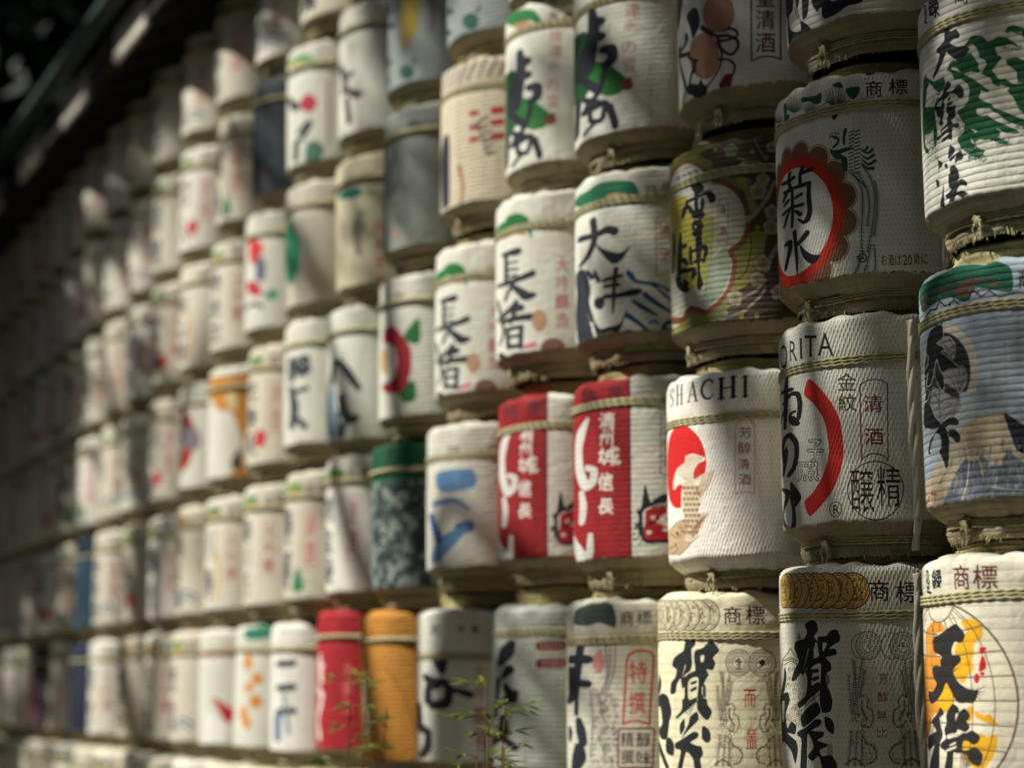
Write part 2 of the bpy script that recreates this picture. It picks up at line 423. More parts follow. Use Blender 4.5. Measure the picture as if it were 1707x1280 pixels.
def coins(c, cx, cy, r, xs, fill, ink, seed=3):
    """a fan of overlapping coins drawn in arc metres"""
    o = c.o; P = [c.uv([[x, cy]])[0] for x in xs]; c.o = None
    rr = np.random.default_rng(seed)
    for (u, v) in P:
        c.e(fill or WHITE, u, v, r); 
        c.mottle(u-r*.62, v-r*.62, u+r*.62, v+r*.62, ink, .6, .0026, .3)
        for i in range(40):
            a = rr.uniform(0, 6.28); k = rr.uniform(.1, .8)*r
            c.s(ink, .0016, [u+k*math.cos(a), v+k*math.sin(a), u+k*math.cos(a+.25)*.93, v+k*math.sin(a+.25)*.93], sharp=True)
        c.e(ink, u, v, r, w=.0026); c.e(ink, u, v, r*.86, w=.0009)
    c.o = o
def feathers(c, ink, path, w, n, length, flip=1, seed=0, back=.8):
    """a plume: quill with fine barbs"""
    P = Print.spline(Print.pts(path), False, 8); c.s(ink, w, P, sharp=True)
    L = np.concatenate([[0], np.cumsum(np.hypot(*np.diff(P, axis=0).T))]); r = np.random.default_rng(seed)
    for d in np.linspace(0, L[-1]*.98, n):
        i = min(np.searchsorted(L, d), len(P)-1); p = P[i]; q = P[max(i-1, 0)] if i else P[1]
        t = (p-q) if i else (q-p); t = t/(np.hypot(*t)+1e-9); nn = np.array([-t[1], t[0]])
        for sd in (1, -1):
            l = length*r.uniform(.7, 1.1); e = p+nn*sd*l+t*flip*l*back
            c.s(ink, w*.8, [*p, *((p+e)/2+nn*sd*l*.1), *e], w*.3)
def mum(c, ink, x, y, r, n=11):
    for i in range(n):
        a = math.radians(-90+(i-(n-1)/2)*150/n)
        for k in (1.0, .72, .45):
            c.s(ink, r*.035, [x+r*.12*math.cos(a), y+r*.1, x+r*k*.6*math.cos(a)*1.15, y+r*k*.55*math.sin(a), x+r*k*math.cos(a)*.85, y+r*k*math.sin(a)], r*.02)
def plum(c, x, y, r, pet=(176, 170, 148), mid=(150, 146, 50), ink=(60, 52, 40)):
    for w, col in ((1.10, ink), (1.0, pet)):
        for i in range(5):
            a = math.radians(-90+72*i); c.e(col, x+r*.52*math.cos(a), y+r*.52*math.sin(a), r*.5*w)
        if w == 1.0: c.e(pet, x, y, r*.6)
    c.e(ink, x, y, r*.42, w=r*.05); c.e(mid, x, y, r*.3); c.e(ink, x, y, r*.12, w=r*.05)

def art_daisekkei(c):                     # green gorge, three black characters
    c.at(1527, 0, 7.11)
    G = GRN
    c.p(G, "560 555 640 440 700 420 790 435 845 495 920 470 970 435 1080 450 1180 520 1240 575 1120 530 940 565 955 640 1020 690 900 840 985 945 1060 935 1140 1000 1210 1000 1300 990 1500 1000 1500 1290 1200 1260 1150 1160 1080 1080 1110 1040 1000 1010 985 1035 915 1010 880 930 770 880 790 840 835 760 820 720 750 690 730 600 680 530 645 525 590 565", True)
    c.p(G, "1065 715 1190 680 1280 720 1500 760 1500 1000 1205 985 1190 850 1075 765", True)
    c.p(G, "1050 380 1090 320 1150 300 1220 320 1400 380 1500 470 1280 450 1200 410 1130 380 1080 400", True)
    c.p(G, "355 855 400 740 440 710 520 735 600 640 650 630 680 680 740 760 735 810 760 850 740 865 640 850 560 880 680 940 870 1080 850 1100 770 1075 760 1120 740 1160 800 1200 900 1240 930 1290 550 1290 620 1190 630 1050 600 990 530 940 450 950 420 870 380 845", True)
    c.p(WHITE, "415 800 480 810 530 865 470 845 425 830", True)
    c.p(G, "160 935 210 975 330 915 345 1000 320 1070 260 1100 215 1060 165 990", True)
    c.p(G, "120 880 135 930 170 960 130 1060 110 1290 80 1290 90 950", True)
    c.speck(WHITE, 1060, 390, 1260, 450, 40, 3, 10, 3); c.speck(G, 1000, 545, 1260, 600, 40, 3, 9, 4); c.speck(G, 180, 1080, 330, 1250, 60, 3, 8, 5)
    c.at(1527, 180, 7.11)
    c.p(G, "85 -10 130 -10 160 120 205 190 200 260 170 300 110 330 110 450 150 500 155 545 120 540 95 480 80 200", True)
    c.p(G, "135 -10 215 -10 250 300 245 400 230 480 210 400 200 200 150 90", True)
    c.p(G, "480 40 560 -10 715 -10 715 70 760 95 850 85 900 130 1080 215 1240 290 1180 310 1060 300 910 215 1000 290 990 330 960 350 1110 415 1060 440 930 400 860 370 830 390 760 370 700 400 700 440 740 480 820 500 790 560 740 600 690 590 600 530 530 480 490 400 490 350 560 290 570 200 520 120", True, rough=4)
    c.p(WHITE, "645 250 700 260 725 290 690 290", True); c.p(WHITE, "645 350 690 420 700 440 650 410", True)
    c.p(G, "860 -10 950 10 1080 60 1280 140 1500 200 1500 290 1280 230 1160 190 1060 150 980 80 900 40", True, rough=4)
    c.p(G, "1190 -10 1500 -10 1500 160 1280 80", True)
    c.speck(G, 500, 470, 700, 600, 60, 3, 9, 6); c.speck(G, 600, 560, 840, 640, 80, 3, 9, 7); c.speck(G, 880, 350, 1120, 450, 70, 3, 10, 8)
    c.speck(G, 470, 70, 590, 320, 70, 3, 9, 9); c.speck(WHITE, 560, 440, 780, 560, 30, 3, 7, 10); c.speck(G, 1000, 120, 1300, 300, 90, 3, 9, 12); c.speck(G, 160, 380, 260, 640, 40, 3, 8, 13)
    c.at(1527, 0, 7.11)
    c.p(INK, "320 345 345 318 405 375 455 345 510 405 500 455 440 470 400 515 480 555 560 545 632 580 600 635 520 735 470 715 385 650 355 620 330 690 260 850 200 945 205 890 275 665 240 625 245 580 325 495 325 430")
    c.p(INK, "355 990 375 965 415 1010 380 1060 360 1090 430 1075 490 1005 540 1030 565 1110 550 1160 500 1165 460 1120 400 1110 370 1160 330 1200 340 1290 290 1290 310 1190 260 1230 230 1290 210 1275 250 1200 310 1120 330 1050")
    for q in ("375 1170 410 1140 412 1160 385 1200 365 1210", "360 1235 430 1205 422 1240 370 1265", "440 1130 460 1140 435 1165", "380 1275 460 1250 465 1285 400 1290"): c.p(INK, q)
    c.at(1527, 180, 7.11)
    c.p(INK, "215 -10 300 -10 330 40 325 100 310 150 325 180 300 215 270 200 285 130 255 110 240 60")
    c.p(INK, "360 -10 450 -10 465 90 440 130 415 150 440 190 495 175 510 215 480 240 430 235 425 300 420 380 370 365 330 400 300 410 310 370 380 310 360 300 270 380 245 385 250 350 300 310 285 270 360 190 360 130 380 90 355 50")
    c.p(WHITE, "300 280 370 225 365 245 310 290")
    for q in ("400 445 450 475 450 530 375 605 385 480", "395 600 515 510 555 565 540 610 480 635 455 665 455 620 470 560 440 600 400 640", "250 620 310 650 300 700 270 720 258 770 262 680",
              "330 670 365 665 365 725 340 710", "405 690 450 680 490 740 505 830 470 880 530 840 595 880 590 925 520 910 485 950 480 985 540 970 605 1015 600 1070 570 1085 510 1040 465 1025 430 1090 375 1145 365 1130 385 1060 350 1055 340 1020 385 985 410 950 380 930 375 800 400 770 390 740",
              "228 855 270 870 265 930 245 945", "318 900 322 1010 325 1145 300 1150 270 1135 300 1010"): c.p(INK, q)
    c.at(1527, 0, 7.11); c.t(INK, '録', 140, -60, 275, 215, 'brush'); c.t(INK, '登', 80, 60, 125, 290, 'brush'); c.t(MAR, '商', 425, -190, 620, 55)

def art_kikusui(c):                       # chrysanthemum disc and phoenix
    c.at(1280, 220, 6.4)
    q = c.uv([[700, 940], [340, 370], [340, 1509]]); r = (q[1][1]-q[2][1])/2; v = (q[1][1]+q[2][1])/2; u = q[0][0]-r
    c.o = None
    BR = (112, 84, 58)
    for i in range(16):
        a = i/16*6.283+.2; c.e((205, 190, 170), u+r*1.22*math.cos(a), v+r*1.22*math.sin(a), r*.30)
    for i in range(16):
        a = i/16*6.283+.2; c.e(BR, u+r*1.22*math.cos(a), v+r*1.22*math.sin(a), r*.285)
    for i in range(16):
        a = i/16*6.283+.2; c.e((214, 198, 176), u+r*1.22*math.cos(a), v+r*1.22*math.sin(a), r*.262, w=.0022, a0=math.degrees(a)-78, a1=math.degrees(a)+78)
    c.e(BR, u, v, r*1.25)
    for k, col in ((1.27, (126, 78, 52)), (1.23, (150, 62, 36)), (1.19, (178, 48, 24)), (1.15, (196, 44, 20))): c.e(col, u, v, r*k)
    for k in (1.27, 1.23):
        rr = np.random.default_rng(4)
        for i in range(240):
            a = rr.uniform(0, 6.28); z = rr.uniform(1.16, 1.36); c.e((170, 55, 30) if z < 1.27 else BR, u+r*z*math.cos(a), v+r*z*math.sin(a), .0018)
    c.e(WHITE, u, v, r)
    c.at(1280, 220, 6.4)
    S = lambda w, s, w2=None: c.s(INK, w, s, w2)
    S([40, 30, 44], "236 445 226 510 246 625"); S(42, "165 555 215 535 275 490", 46); S([50, 36, 42], "372 385 345 470 348 560"); S([36, 40, 50], "345 450 400 425 470 400")
    S([46, 30], "205 650 172 745"); S([34, 36, 40, 52], "180 650 270 605 360 575 440 550"); S([44, 50, 54, 62, 40, 20], "442 550 438 680 450 840 425 930 385 965 325 935")
    S([30, 36, 34, 30], "262 620 264 760 265 880 260 1015"); S([40, 34, 36], "172 880 250 810 375 775"); S([34, 40], "222 735 188 780"); S([36, 34], "360 665 298 705"); S([24, 34, 26], "232 850 205 920 178 1020"); S([30, 44], "295 845 350 880")
    c.at(1280, 330, 6.4)
    S([44, 38, 34, 26, 8], "285 365 296 480 303 600 310 740 312 825"); S([44, 56, 46, 40, 36], "195 500 235 480 235 560 205 680 188 765"); S([60, 64, 40], "418 375 385 420 325 490")
    c.p(INK, "340 495 400 560 480 605 560 610 520 680 480 705 430 690 380 640 350 570")
    c.at(1280, 220, 6.4); g = (22, 76, 52)
    c.p(g, "665 185 700 195 760 190 830 170 905 168 870 200 780 240 845 280 850 420 790 400 778 300 720 290 670 230")
    c.s(g, [16, 26, 30, 22], "700 62 755 80 740 130 700 168"); c.s(g, 14, "660 65 690 50 735 55 758 80"); c.e(g, 722, 78, 9, w=4)
    for q in ("690 20 665 40", "720 5 730 30", "760 15 750 35"): c.s(g, 12, q)
    for k in range(12):
        c.s(g, 13, [868, 12+k*37, 905, -8+k*38]); c.s(g, 13, [930, 2+k*40, 978, -14+k*40])
    c.s(g, 5, "915 -30 915 200 930 430"); c.s(g, 34, "830 -20 812 60 815 130", 26)
    for w, q in ((20, "985 180 1040 200 1062 168"), (22, "990 205 1070 228 1112 192"), (24, "990 240 1060 290 1128 250"), (26, "990 280 1070 350 1142 312"), (28, "1000 330 1060 390 1120 392")): c.s(g, [8, w, w*1.4], q)
    for k in range(7): c.s(g, 8, [860+k*30, 430+k*22, 960+k*14, 500+k*16]); 
    for i, q in enumerate(("900 430 1000 600 1012 800 1000 1000 1003 1280", "1000 350 1100 500 1140 700 1115 1000 1060 1280", "960 430 1060 620 1085 800 1060 1000", "1140 520 1165 700 1160 900 1130 1100")):
        feathers(c, g, q, 8, 44, 28, 1, i)
    c.at(1280, 330, 6.4)
    for q in ("1010 560 1012 640", "1100 500 1060 700 1000 850 900 950", "990 620 960 740 870 870", "1130 500 1150 700 1110 900"): feathers(c, g, q, 8, 18, 24, 1, 3)
    for x, y, r_ in ((1010, 640, 42), (850, 890, 34), (810, 965, 36), (1075, 925, 38)):
        c.e(g, x, y, r_, w=14); c.e(g, x, y, r_*.35); c.speck(g, x-r_*1.5, y-r_*.6, x-r_*.7, y+r_*1.3, 8, 4, 8)
    c.at(1270, 100, 6.322)
    for q in ("220 480 265 465 260 580 290 570 270 640 160 720 165 690 230 640", "420 400 560 380 625 345 620 450 560 470 500 440 420 450", "890 300 1025 285 1010 370 960 420 900 370", "740 270 815 235 860 290 800 300", "1080 90 1180 80 1170 150 1100 160"): c.p(g, q, rough=2)
    for x, y, r_ in ((340, 540, 150), (510, 560, 110), (780, 470, 190), (170, 660, 80)):
        c.e((196, 190, 172), x, y-r_*.45, r_*.55, r_*.5); mum(c, (60, 80, 62), x, y, r_)
    for q in ("600 500 700 450 800 500 900 440 980 450", "360 600 420 590 480 540"): c.s(g, 6, q)
    c.t(INK, '商', 1085, 215, 1275, 398); c.t(INK, '標', 1330, 195, 1548, 372)
    c.p((40, 60, 50), "730 590 800 575 765 640")
    c.at(0, 0, 1); k = (46, 60, 50)
    c.text(k, 'お酒は', 1468, 424, 1503, 441, 'thin', False); c.text(k, '20', 1504, 424, 1521, 440, 'thin', False); c.text(k, '歳に', 1522, 422, 1548, 439, 'thin', False)
    c.text(k, 'なってから。', 1470, 447, 1545, 465, 'thin', False)

def art_secchubai(c):                     # plum blossom panel
    c.a[:] = (136, 138, 74)
    c.at(1110, 210, 6.4)
    DB = (80, 70, 56)
    c.p(DB, "320 330 520 190 900 60 1400 60 1900 100 1900 2400 1200 2400 600 2150 450 2150 640 1980 760 1800 860 1560 880 1300 880 900 780 640 700 480 500 380", True)
    c.p((146, 146, 70), "720 560 880 560 900 700 980 900 880 960 860 760 780 640"); c.p((148, 148, 74), "880 1180 960 1120 1060 1160 1040 1400 1000 1560 860 1700 740 1760 820 1560 860 1400")
    c.p((92, 96, 44), "480 380 620 420 660 480 520 500")
    for q in ("900 1180 910 1320 850 1560 760 1640", "860 560 900 700", "560 380 640 460 720 560"): c.s((70, 74, 34), 14, q)
    # lower panel
    PAN = "40 700 200 640 470 602 620 612 760 700 850 850 880 1000 860 1150 800 1260 690 1340 735 1440 720 1590 680 1730 560 1890 420 1985 260 1950 180 2060 40 2080"
    c.p((196, 194, 176), PAN)
    c.p((186, 176, 70), "60 800 230 770 300 900 440 960 440 1500 370 1700 240 1740 90 1500", op=.95); c.p((160, 160, 72), "380 960 520 1000 500 1300 460 1620 380 1700 400 1200", op=.7)
    c.p((120, 142, 120), "440 1500 640 1300 690 1560 560 1840 380 1920 420 1700", op=.6)
    c.s((132, 78, 52), 58, PAN, sharp=False); c.s((90, 70, 60), 10, "760 690 870 850 905 1000 880 1160 830 1270 730 1340"); c.s((150, 142, 96), 9, "770 1440 760 1600 700 1750 590 1920")
    # upper panel
    c.p((128, 128, 60), "40 420 220 300 380 330 520 470 520 600 40 700"); UP = "40 640 90 480 190 390 300 400 400 470 460 560"
    c.p((190, 192, 180), UP+" 460 640 40 720"); c.s((128, 84, 56), 40, UP)
    for i, ch in enumerate('雪中梅酒'): c.t((50, 60, 72), ch, 105+i*62, 535-i*24, 150+i*62, 590-i*24, 'thin')
    B = (166, 160, 142)
    for w, q in (([60, 46, 34], "870 1000 960 930 1080 770 1160 600"), (50, "1290 1180 1180 1300 1110 1420"), (30, "820 1828 950 1768 1060 1648"), (26, "660 2028 830 1968 1000 1828 1060 1730"), (10, "930 130 1040 330"), (14, "760 340 880 380 1010 390"), (16, "700 140 860 100 1010 95 1150 70"), (10, "960 1240 1060 1180 1170 1100"), (9, "540 210 640 260")): c.s(B, w, q)
    for x, y, r in ((980, 700, 98), (1035, 575, 76), (1130, 925, 84), (1120, 1085, 88), (695, 265, 78), (1030, 1473, 98), (970, 1633, 82), (735, 1833, 88), (590, 2003, 72), (1195, 1778, 82), (830, 440, 60), (1130, 230, 60), (1330, 980, 90), (1400, 1300, 90), (1390, 700, 80)): plum(c, x, y, r, pet=(170, 164, 140) if x > 720 else (132, 146, 110))
    for x, y in ((920, 275), (1065, 345), (980, 1085), (805, 2013), (965, 2003), (520, 250)): c.e((150, 146, 60), x, y, 28); c.e(DB, x, y, 30, w=5)
    K = (16, 22, 28); S = lambda w, s, w2=None: c.s(K, w, s, w2)
    c.p(K, "258 650 285 612 340 600 395 635 398 690 360 720 300 715"); S([60, 44, 42, 50], "328 700 322 780 320 850 330 910"); S([40, 36, 30, 40, 74, 80], "225 815 300 775 370 745 430 715 470 740 492 785"); S([30, 52, 26], "222 840 200 900 182 985")
    S([26, 46, 40], "230 850 262 900 285 930"); S([40, 44, 36], "385 790 388 850 380 900"); c.e(K, 340, 950, 72, 58); c.e(K, 338, 1070, 64, 66); c.e(K, 335, 1150, 58, 44); S(70, "335 950 335 1150")
    c.e((190, 188, 150), 330, 1000, 28, 6); c.e((190, 188, 150), 315, 1080, 12, 18)
    c.at(1110, 380, 6.4)
    S([70, 72, 52, 40], "348 120 350 230 345 320 345 380"); S([30, 40, 30], "262 215 262 300 270 385"); S([34, 40, 44, 50, 30], "270 260 340 225 410 200 425 260 400 365"); S(40, "310 360 370 340"); S([34, 30, 50, 66, 36], "345 380 350 470 355 550 360 600 352 645")
    S([20, 44, 50, 40, 34], "158 60 155 180 152 280 150 380 142 470"); S([50, 46], "150 210 205 195"); S([30, 50, 40], "155 330 195 350 225 385"); S([40, 60, 52, 50, 56, 40], "130 520 170 460 230 455 290 445 300 500 285 530"); S([56, 66, 70, 50], "130 540 155 610 200 650 225 665"); S([30, 40], "180 560 225 600")
    S([14, 26, 20], "92 70 92 240 80 480"); c.e((176, 172, 120), 175, 565, 10, 22)
    c.at(1110, 210, 6.4)
    c.s((130, 70, 80), 6, "552 1260 552 860 575 790 610 765 645 790 662 860 662 1260 640 1232 610 1240 580 1232 552 1262", sharp=True); c.t((120, 50, 66), '清', 570, 850, 642, 948); c.t((120, 50, 66), '酒', 572, 1070, 645, 1168)

def serif(c, ink, ch, x0, y0, x1, y1, slant=0):
    """a roman inscription capital drawn in its box"""
    w, h = x1-x0, y1-y0; A = lambda s: [v for p in Print.pts(s) for v in (x0+p[0]*w, y0+p[1]*h+slant*(p[0]-.5))]
    T, t = w*.20, w*.075
    def st(wd, s): c.s(ink, wd, A(s), sharp=len(s.split()) <= 4)
    if ch == 'H': st(T, ".2 .02 .2 .98"); st(T, ".8 .02 .8 .98"); st(t, ".2 .5 .8 .5"); [st(t, q) for q in (".04 .01 .36 .01", ".04 .99 .36 .99", ".64 .01 .96 .01", ".64 .99 .96 .99")]
    if ch == 'I': st(w*.42, ".5 .02 .5 .98"); st(w*.12, ".1 .01 .9 .01"); st(w*.12, ".1 .99 .9 .99")
    if ch == 'A': st(t, ".5 .0 .12 .98"); st(T, ".5 .0 .86 .98"); st(t, ".24 .64 .72 .64"); st(t, ".0 .99 .26 .99"); st(t, ".68 .99 1 .99")
    if ch == 'C': c.s(ink, [t, T*.8, T*1.1, T, T*.8, t], A(".96 .2 .7 .03 .3 .12 .08 .5 .3 .88 .7 .97 .98 .8")); st(t, ".96 .04 .96 .26")
    if ch == 'S': c.s(ink, [t, T*.8, T, T*1.2, T, T*.8, t], A(".9 .2 .6 .02 .2 .14 .22 .36 .75 .6 .85 .84 .5 .99 .1 .84")); st(t, ".9 .05 .9 .26"); st(t, ".1 .74 .1 .97")

def art_shachi(c):
    c.a[:] = (226, 222, 212)
    c.al[int(.034/c.res):, :] = 1          # this cloth is white down into its tucked foot
    c.at(1100, 610, 6.095); K = (26, 34, 38)
    for ch, b in (('S', (100, 235, 142, 420)), ('H', (165, 192, 243, 400)), ('A', (283, 168, 382, 366)), ('C', (408, 138, 545, 342)), ('H', (585, 118, 782, 328)), ('I', (822, 106, 905, 312))):
        serif(c, K, ch, *b, slant=-(b[2]-b[0])*.16)
    q = c.uv([[475, 1010], [280, 585], [280, 1432]]); r = (q[1][1]-q[2][1])/2; v = (q[1][1]+q[2][1])/2; o = c.o; c.o = None; c.e((200, 22, 20), q[0][0]-r, v, r); c.o = o
    F = (196, 178, 152); L = (120, 84, 52); F2 = (222, 212, 192)
    c.p(F2, "360 895 455 925 455 960 390 1000 350 1080 355 1150 420 1110 560 1050 530 1150 470 1290 410 1340 440 1320 460 1340 400 1430 380 1500 510 1470 470 1600 380 1720 320 1800 240 1900 200 1910 90 1910 80 1620 130 1650 170 1590 250 1560 225 1450 225 1300 235 1210 190 1215 150 1260 145 1180 180 1050 260 980 270 920 320 895")
    c.p(F, "250 1180 340 1180 420 1300 400 1430 380 1520 470 1500 380 1720 300 1800 260 1700 250 1500 240 1300", op=.75); c.p((172, 142, 104), "120 1640 250 1570 300 1600 260 1760 320 1800 200 1900 90 1890 90 1700", op=.75)
    for a in range(9): c.s(L, 4, [270+a*16, 1180-abs(a-4)*6, 200+a*26, 1080-a*14, 290+a*20, 905+abs(a-4)*4]); c.s(L, 4, [360+a*7, 1290+a*6, 420+a*12, 1180, 430+a*15, 1110-a*6]); 
    for a in range(8): c.s(L, 4, [300+a*6, 1700+a*6, 380+a*10, 1600-a*6, 410+a*13, 1560-a*9])
    for j in range(9):
        for i in range(4): 
            x, y = 255+i*42+(j % 2)*20, 1230+j*56
            if y > 1220: c.s(L, 8, [x-20, y, x, y+26, x+20, y], 4)
            c.e((150, 116, 78), x, y+4, 12, 15)
    for q in ("130 1640 180 1590 260 1560", "120 1700 160 1740 220 1720", "160 1800 180 1850 150 1890 90 1910", "90 1850 150 1830 170 1800", "220 1690 240 1650 200 1640"): c.s((110, 76, 50), 9, q)
    c.e((110, 70, 44), 180, 1700, 16, 20); c.s((110, 70, 44), 6, "180 1905 230 1880 330 1790 400 1720")
    R2 = (132, 34, 44)
    for ch, b in (('芳', (800, 618, 942, 732)), ('醇', (790, 776, 932, 896)), ('清', (788, 940, 916, 1052)), ('酒', (790, 1098, 932, 1212))): c.t(R2, ch, *b, 'thin')
    c.s((120, 60, 66), 5, "765 1302 763 620 790 560 860 532 930 558 962 620 958 1302 910 1285 860 1278 810 1285 765 1302", sharp=True)

def art_nenohi(c):
    c.a[:] = (210, 208, 194)
    c.at(1290, 540, 5.12); K = (34, 26, 24)
    for ch, b in (('O', (55, 165, 117, 388)), ('R', (135, 135, 203, 322)), ('I', (224, 115, 240, 306)), ('T', (258, 90, 366, 288)), ('A', (368, 68, 512, 276))): c.t(K, ch, *b, 'thin')
    c.p((200, 42, 34), "305 470 440 600 520 720 570 850 595 1080 570 1250 510 1400 420 1528 305 1628 260 1520 330 1440 400 1330 450 1200 470 1080 455 930 420 800 340 680 260 602", rough=0)
    S = lambda w, s, w2=None: c.s(INK, w, s, w2)
    S([24, 40, 34, 30], "108 458 106 590 104 740 98 890"); S([30, 36], "68 590 150 560"); S([30, 34, 42, 44, 40, 34], "90 680 150 600 205 600 225 680 215 790 185 850"); S([34, 36, 26, 22], "190 855 150 830 145 770 185 745"); S([26, 14], "100 720 66 850"); S([30, 40], "170 800 205 850")
    S([30, 40, 44, 46, 44, 40, 40], "92 1200 80 1080 95 985 140 950 190 1010 198 1110 175 1220 130 1290"); S([14, 44, 40, 36], "110 1050 104 1110 95 1200 82 1290")
    c.at(1290, 700, 5.12)
    S([20, 46, 40, 34], "70 590 118 620 110 680 88 740"); S([34, 40, 44, 46, 40, 30, 24], "88 740 78 820 90 900 130 940 165 880 170 780 150 660"); c.p(INK, "148 526 235 650 185 745 172 690 145 640")
    c.at(1290, 540, 5.12)
    c.t((50, 46, 38), '子', 285, 980, 428, 1182, 'out'); c.t((50, 46, 38), '照', 198, 1172, 392, 1345, 'out')
    c.t((88, 72, 50), '金', 535, 412, 708, 572); c.t((88, 72, 50), '紋', 545, 588, 712, 748)
    R2 = (112, 22, 36)
    c.s(R2, 9, "748 1160 735 520 790 484 855 472 920 482 970 512 974 1160", sharp=True); c.s(R2, 9, "748 1160 800 1118 860 1105 920 1116 974 1162")
    c.t(R2, '清', 764, 603, 934, 758, 'seal'); c.t(R2, '酒', 770, 884, 942, 1036, 'seal')
    D = (52, 34, 30)
    c.at(1290, 700, 5.12)
    q = c.uv([[1106, 590], [870, 352], [870, 832]]); r = (q[1][1]-q[2][1])/2; v = (q[1][1]+q[2][1])/2; o = c.o; c.o = None; c.e(D, q[0][0]-r, v, r, w=.0022); c.o = o
    c.t(D, '醸', 650, 395, 862, 800, 'thin'); c.t(D, '精', 868, 380, 1085, 745, 'thin')
    c.e(D, 526, 760, 53, 62, w=6); c.t(D, 'R', 502, 722, 556, 798)

def art_aoi(c):
    c.a[:] = (166, 180, 190)
    c.at(1527, 420, 7.11)
    c.p((16, 92, 62), "40 430 140 340 300 250 560 130 900 100 1100 170 1150 300 1130 470 900 450 640 420 640 560 560 590 420 540 300 560 180 640 90 720 50 660", rough=3)
    for x, y, a, b in ((110, 590, 50, 80), (300, 450, 80, 50), (560, 440, 140, 90), (690, 340, 120, 40), (920, 380, 110, 34)):
        c.e((118, 66, 48), x, y, a, b, op=.8); 
    r = np.random.default_rng(3)
    for cx, cy, R0, R1 in ((560, 470, 130, 330), (920, 420, 90, 250), (260, 540, 60, 220), (110, 640, 50, 200)):
        for i in range(46):
            a = -math.pi*r.uniform(.02, .98); c.s((10, 58, 44), 5, [cx+R0*math.cos(a)*.8, cy+R0*math.sin(a)*.6, cx+R1*math.cos(a)*.9, cy+R1*math.sin(a)*.8], 2, op=.7)
    for q in ("90 790 170 690 230 680 270 590 350 640 450 580 520 630 650 590", "640 540 650 480 700 475 775 530 870 465 985 535 1170 480", "270 590 275 545", "450 580 445 525", "735 500 740 460", "870 465 872 430", "395 610 400 655"): c.s(INK, 18, q, 12)
    c.t((50, 50, 58), '商', 1205, 195, 1395, 445)
    c.at(1527, 530, 7.11)
    q = c.uv([[756, 660], [450, 40], [450, 1290]]); r0 = (q[1][1]-q[2][1])/2; v = (q[1][1]+q[2][1])/2; u = q[0][0]-r0; q2 = c.uv([[652, 620], [450, 165]])
    o = c.o; c.o = None; c.e((206, 200, 178), u, v, r0); r1 = r0*.82; c.e((48, 48, 46), q2[0][0]-r1, v+r0*.03, r1); c.o = o
    c.p((176, 190, 188), "520 900 700 880 760 1000 620 1290 400 1290 540 1100")
    LG = (148, 148, 146)
    L1 = "300 240 400 220 470 300 475 400 450 490 380 440 310 380 240 320"; L2 = "330 640 420 610 510 590 560 560 610 650 610 760 560 860 510 890 470 850 340 770"; L3 = "170 1000 200 820 280 860 340 870 440 930 500 950 540 1060 470 1160 380 1200 300 1250 180 1100"
    for q in (L1, L2, L3): c.p(LG, q)
    for q in ("320 290 410 255", "330 300 380 380 470 410", "400 250 470 380", "350 420 460 330", "310 240 300 380", "420 490 430 420", "340 680 420 720 480 850", "440 620 500 760 520 840", "510 590 520 700 540 820", "560 570 570 700 530 840", "610 700 550 800", "340 770 470 850", "500 830 530 850 510 870", "280 870 275 1000 290 1200", "170 1000 280 1010 440 1015", "290 1010 340 960 440 940", "240 870 180 960", "340 870 440 940 510 960", "210 1100 280 1040", "300 1110 420 1030", "330 1190 440 1080", "440 1160 500 960", "220 900 280 1000"): c.s((42, 42, 46), 7, q)
    P = (186, 190, 184); 
    AO = "150 180 225 95 300 80 320 230 240 300 270 320 310 340 330 370 300 405 400 490 510 590 400 600 310 640 270 560 245 480 215 600 200 700 170 790 130 800 150 640 170 600 120 690 100 650 140 560 150 460 120 400"
    for q in (AO, "220 650 320 670 335 800 320 860 270 800", "130 850 160 880 140 960 110 980", "105 1010 170 1030 190 1080 230 1180 290 1250 200 1290 100 1290"): c.s(P, 16, q+' '+' '.join(q.split()[:2])); c.p(INK, q)
    # mountain
    c.at(1527, 680, 7.11)
    c.p((196, 180, 150), "80 950 300 600 500 280 620 170 770 90 940 60 1050 50 1100 90 1280 180 1700 420 1700 1100 1280 1060 700 1090 320 1140 80 1200", True)
    c.p((98, 106, 120), "320 1140 400 920 500 720 600 600 700 640 790 560 900 680 1020 660 1090 500 1200 590 1280 640 1700 760 1700 1100 1280 1060 700 1090", rough=8)
    c.p((40, 38, 52), "1050 60 1280 200 1700 460 1700 760 1280 560 1180 480 1130 330 1080 200", rough=3)
    rr = np.random.default_rng(9)
    for i in range(300):
        x, y = rr.uniform(340, 1500), rr.uniform(330, 1000); l = rr.uniform(60, 200)
        if y < 640-(x-340)*.9: continue
        c.s([(150, 160, 166), (48, 56, 76), (196, 190, 168), (104, 114, 132), (178, 168, 144), (70, 78, 84)][i % 6], rr.uniform(5, 15), [x, y, x-rr.uniform(0, 40)+20, y+l*.5, x+rr.uniform(-60, 40), y+l], 3, op=.75)
    c.s((216, 208, 180), 12, "590 400 630 640 600 900 540 1060"); c.s((216, 212, 190), 12, "740 430 700 560 760 640 790 800"); c.s((214, 208, 184), 10, "1070 180 1090 300 1160 480 1290 560 1600 620"); c.s((196, 204, 200), 20, "900 930 1100 950 1300 950 1600 960", op=.7)
    c.p((186, 170, 142), "350 740 330 850 260 950 240 940 320 800"); c.p((96, 78, 60), "350 740 280 900 270 890 340 750", op=.6)
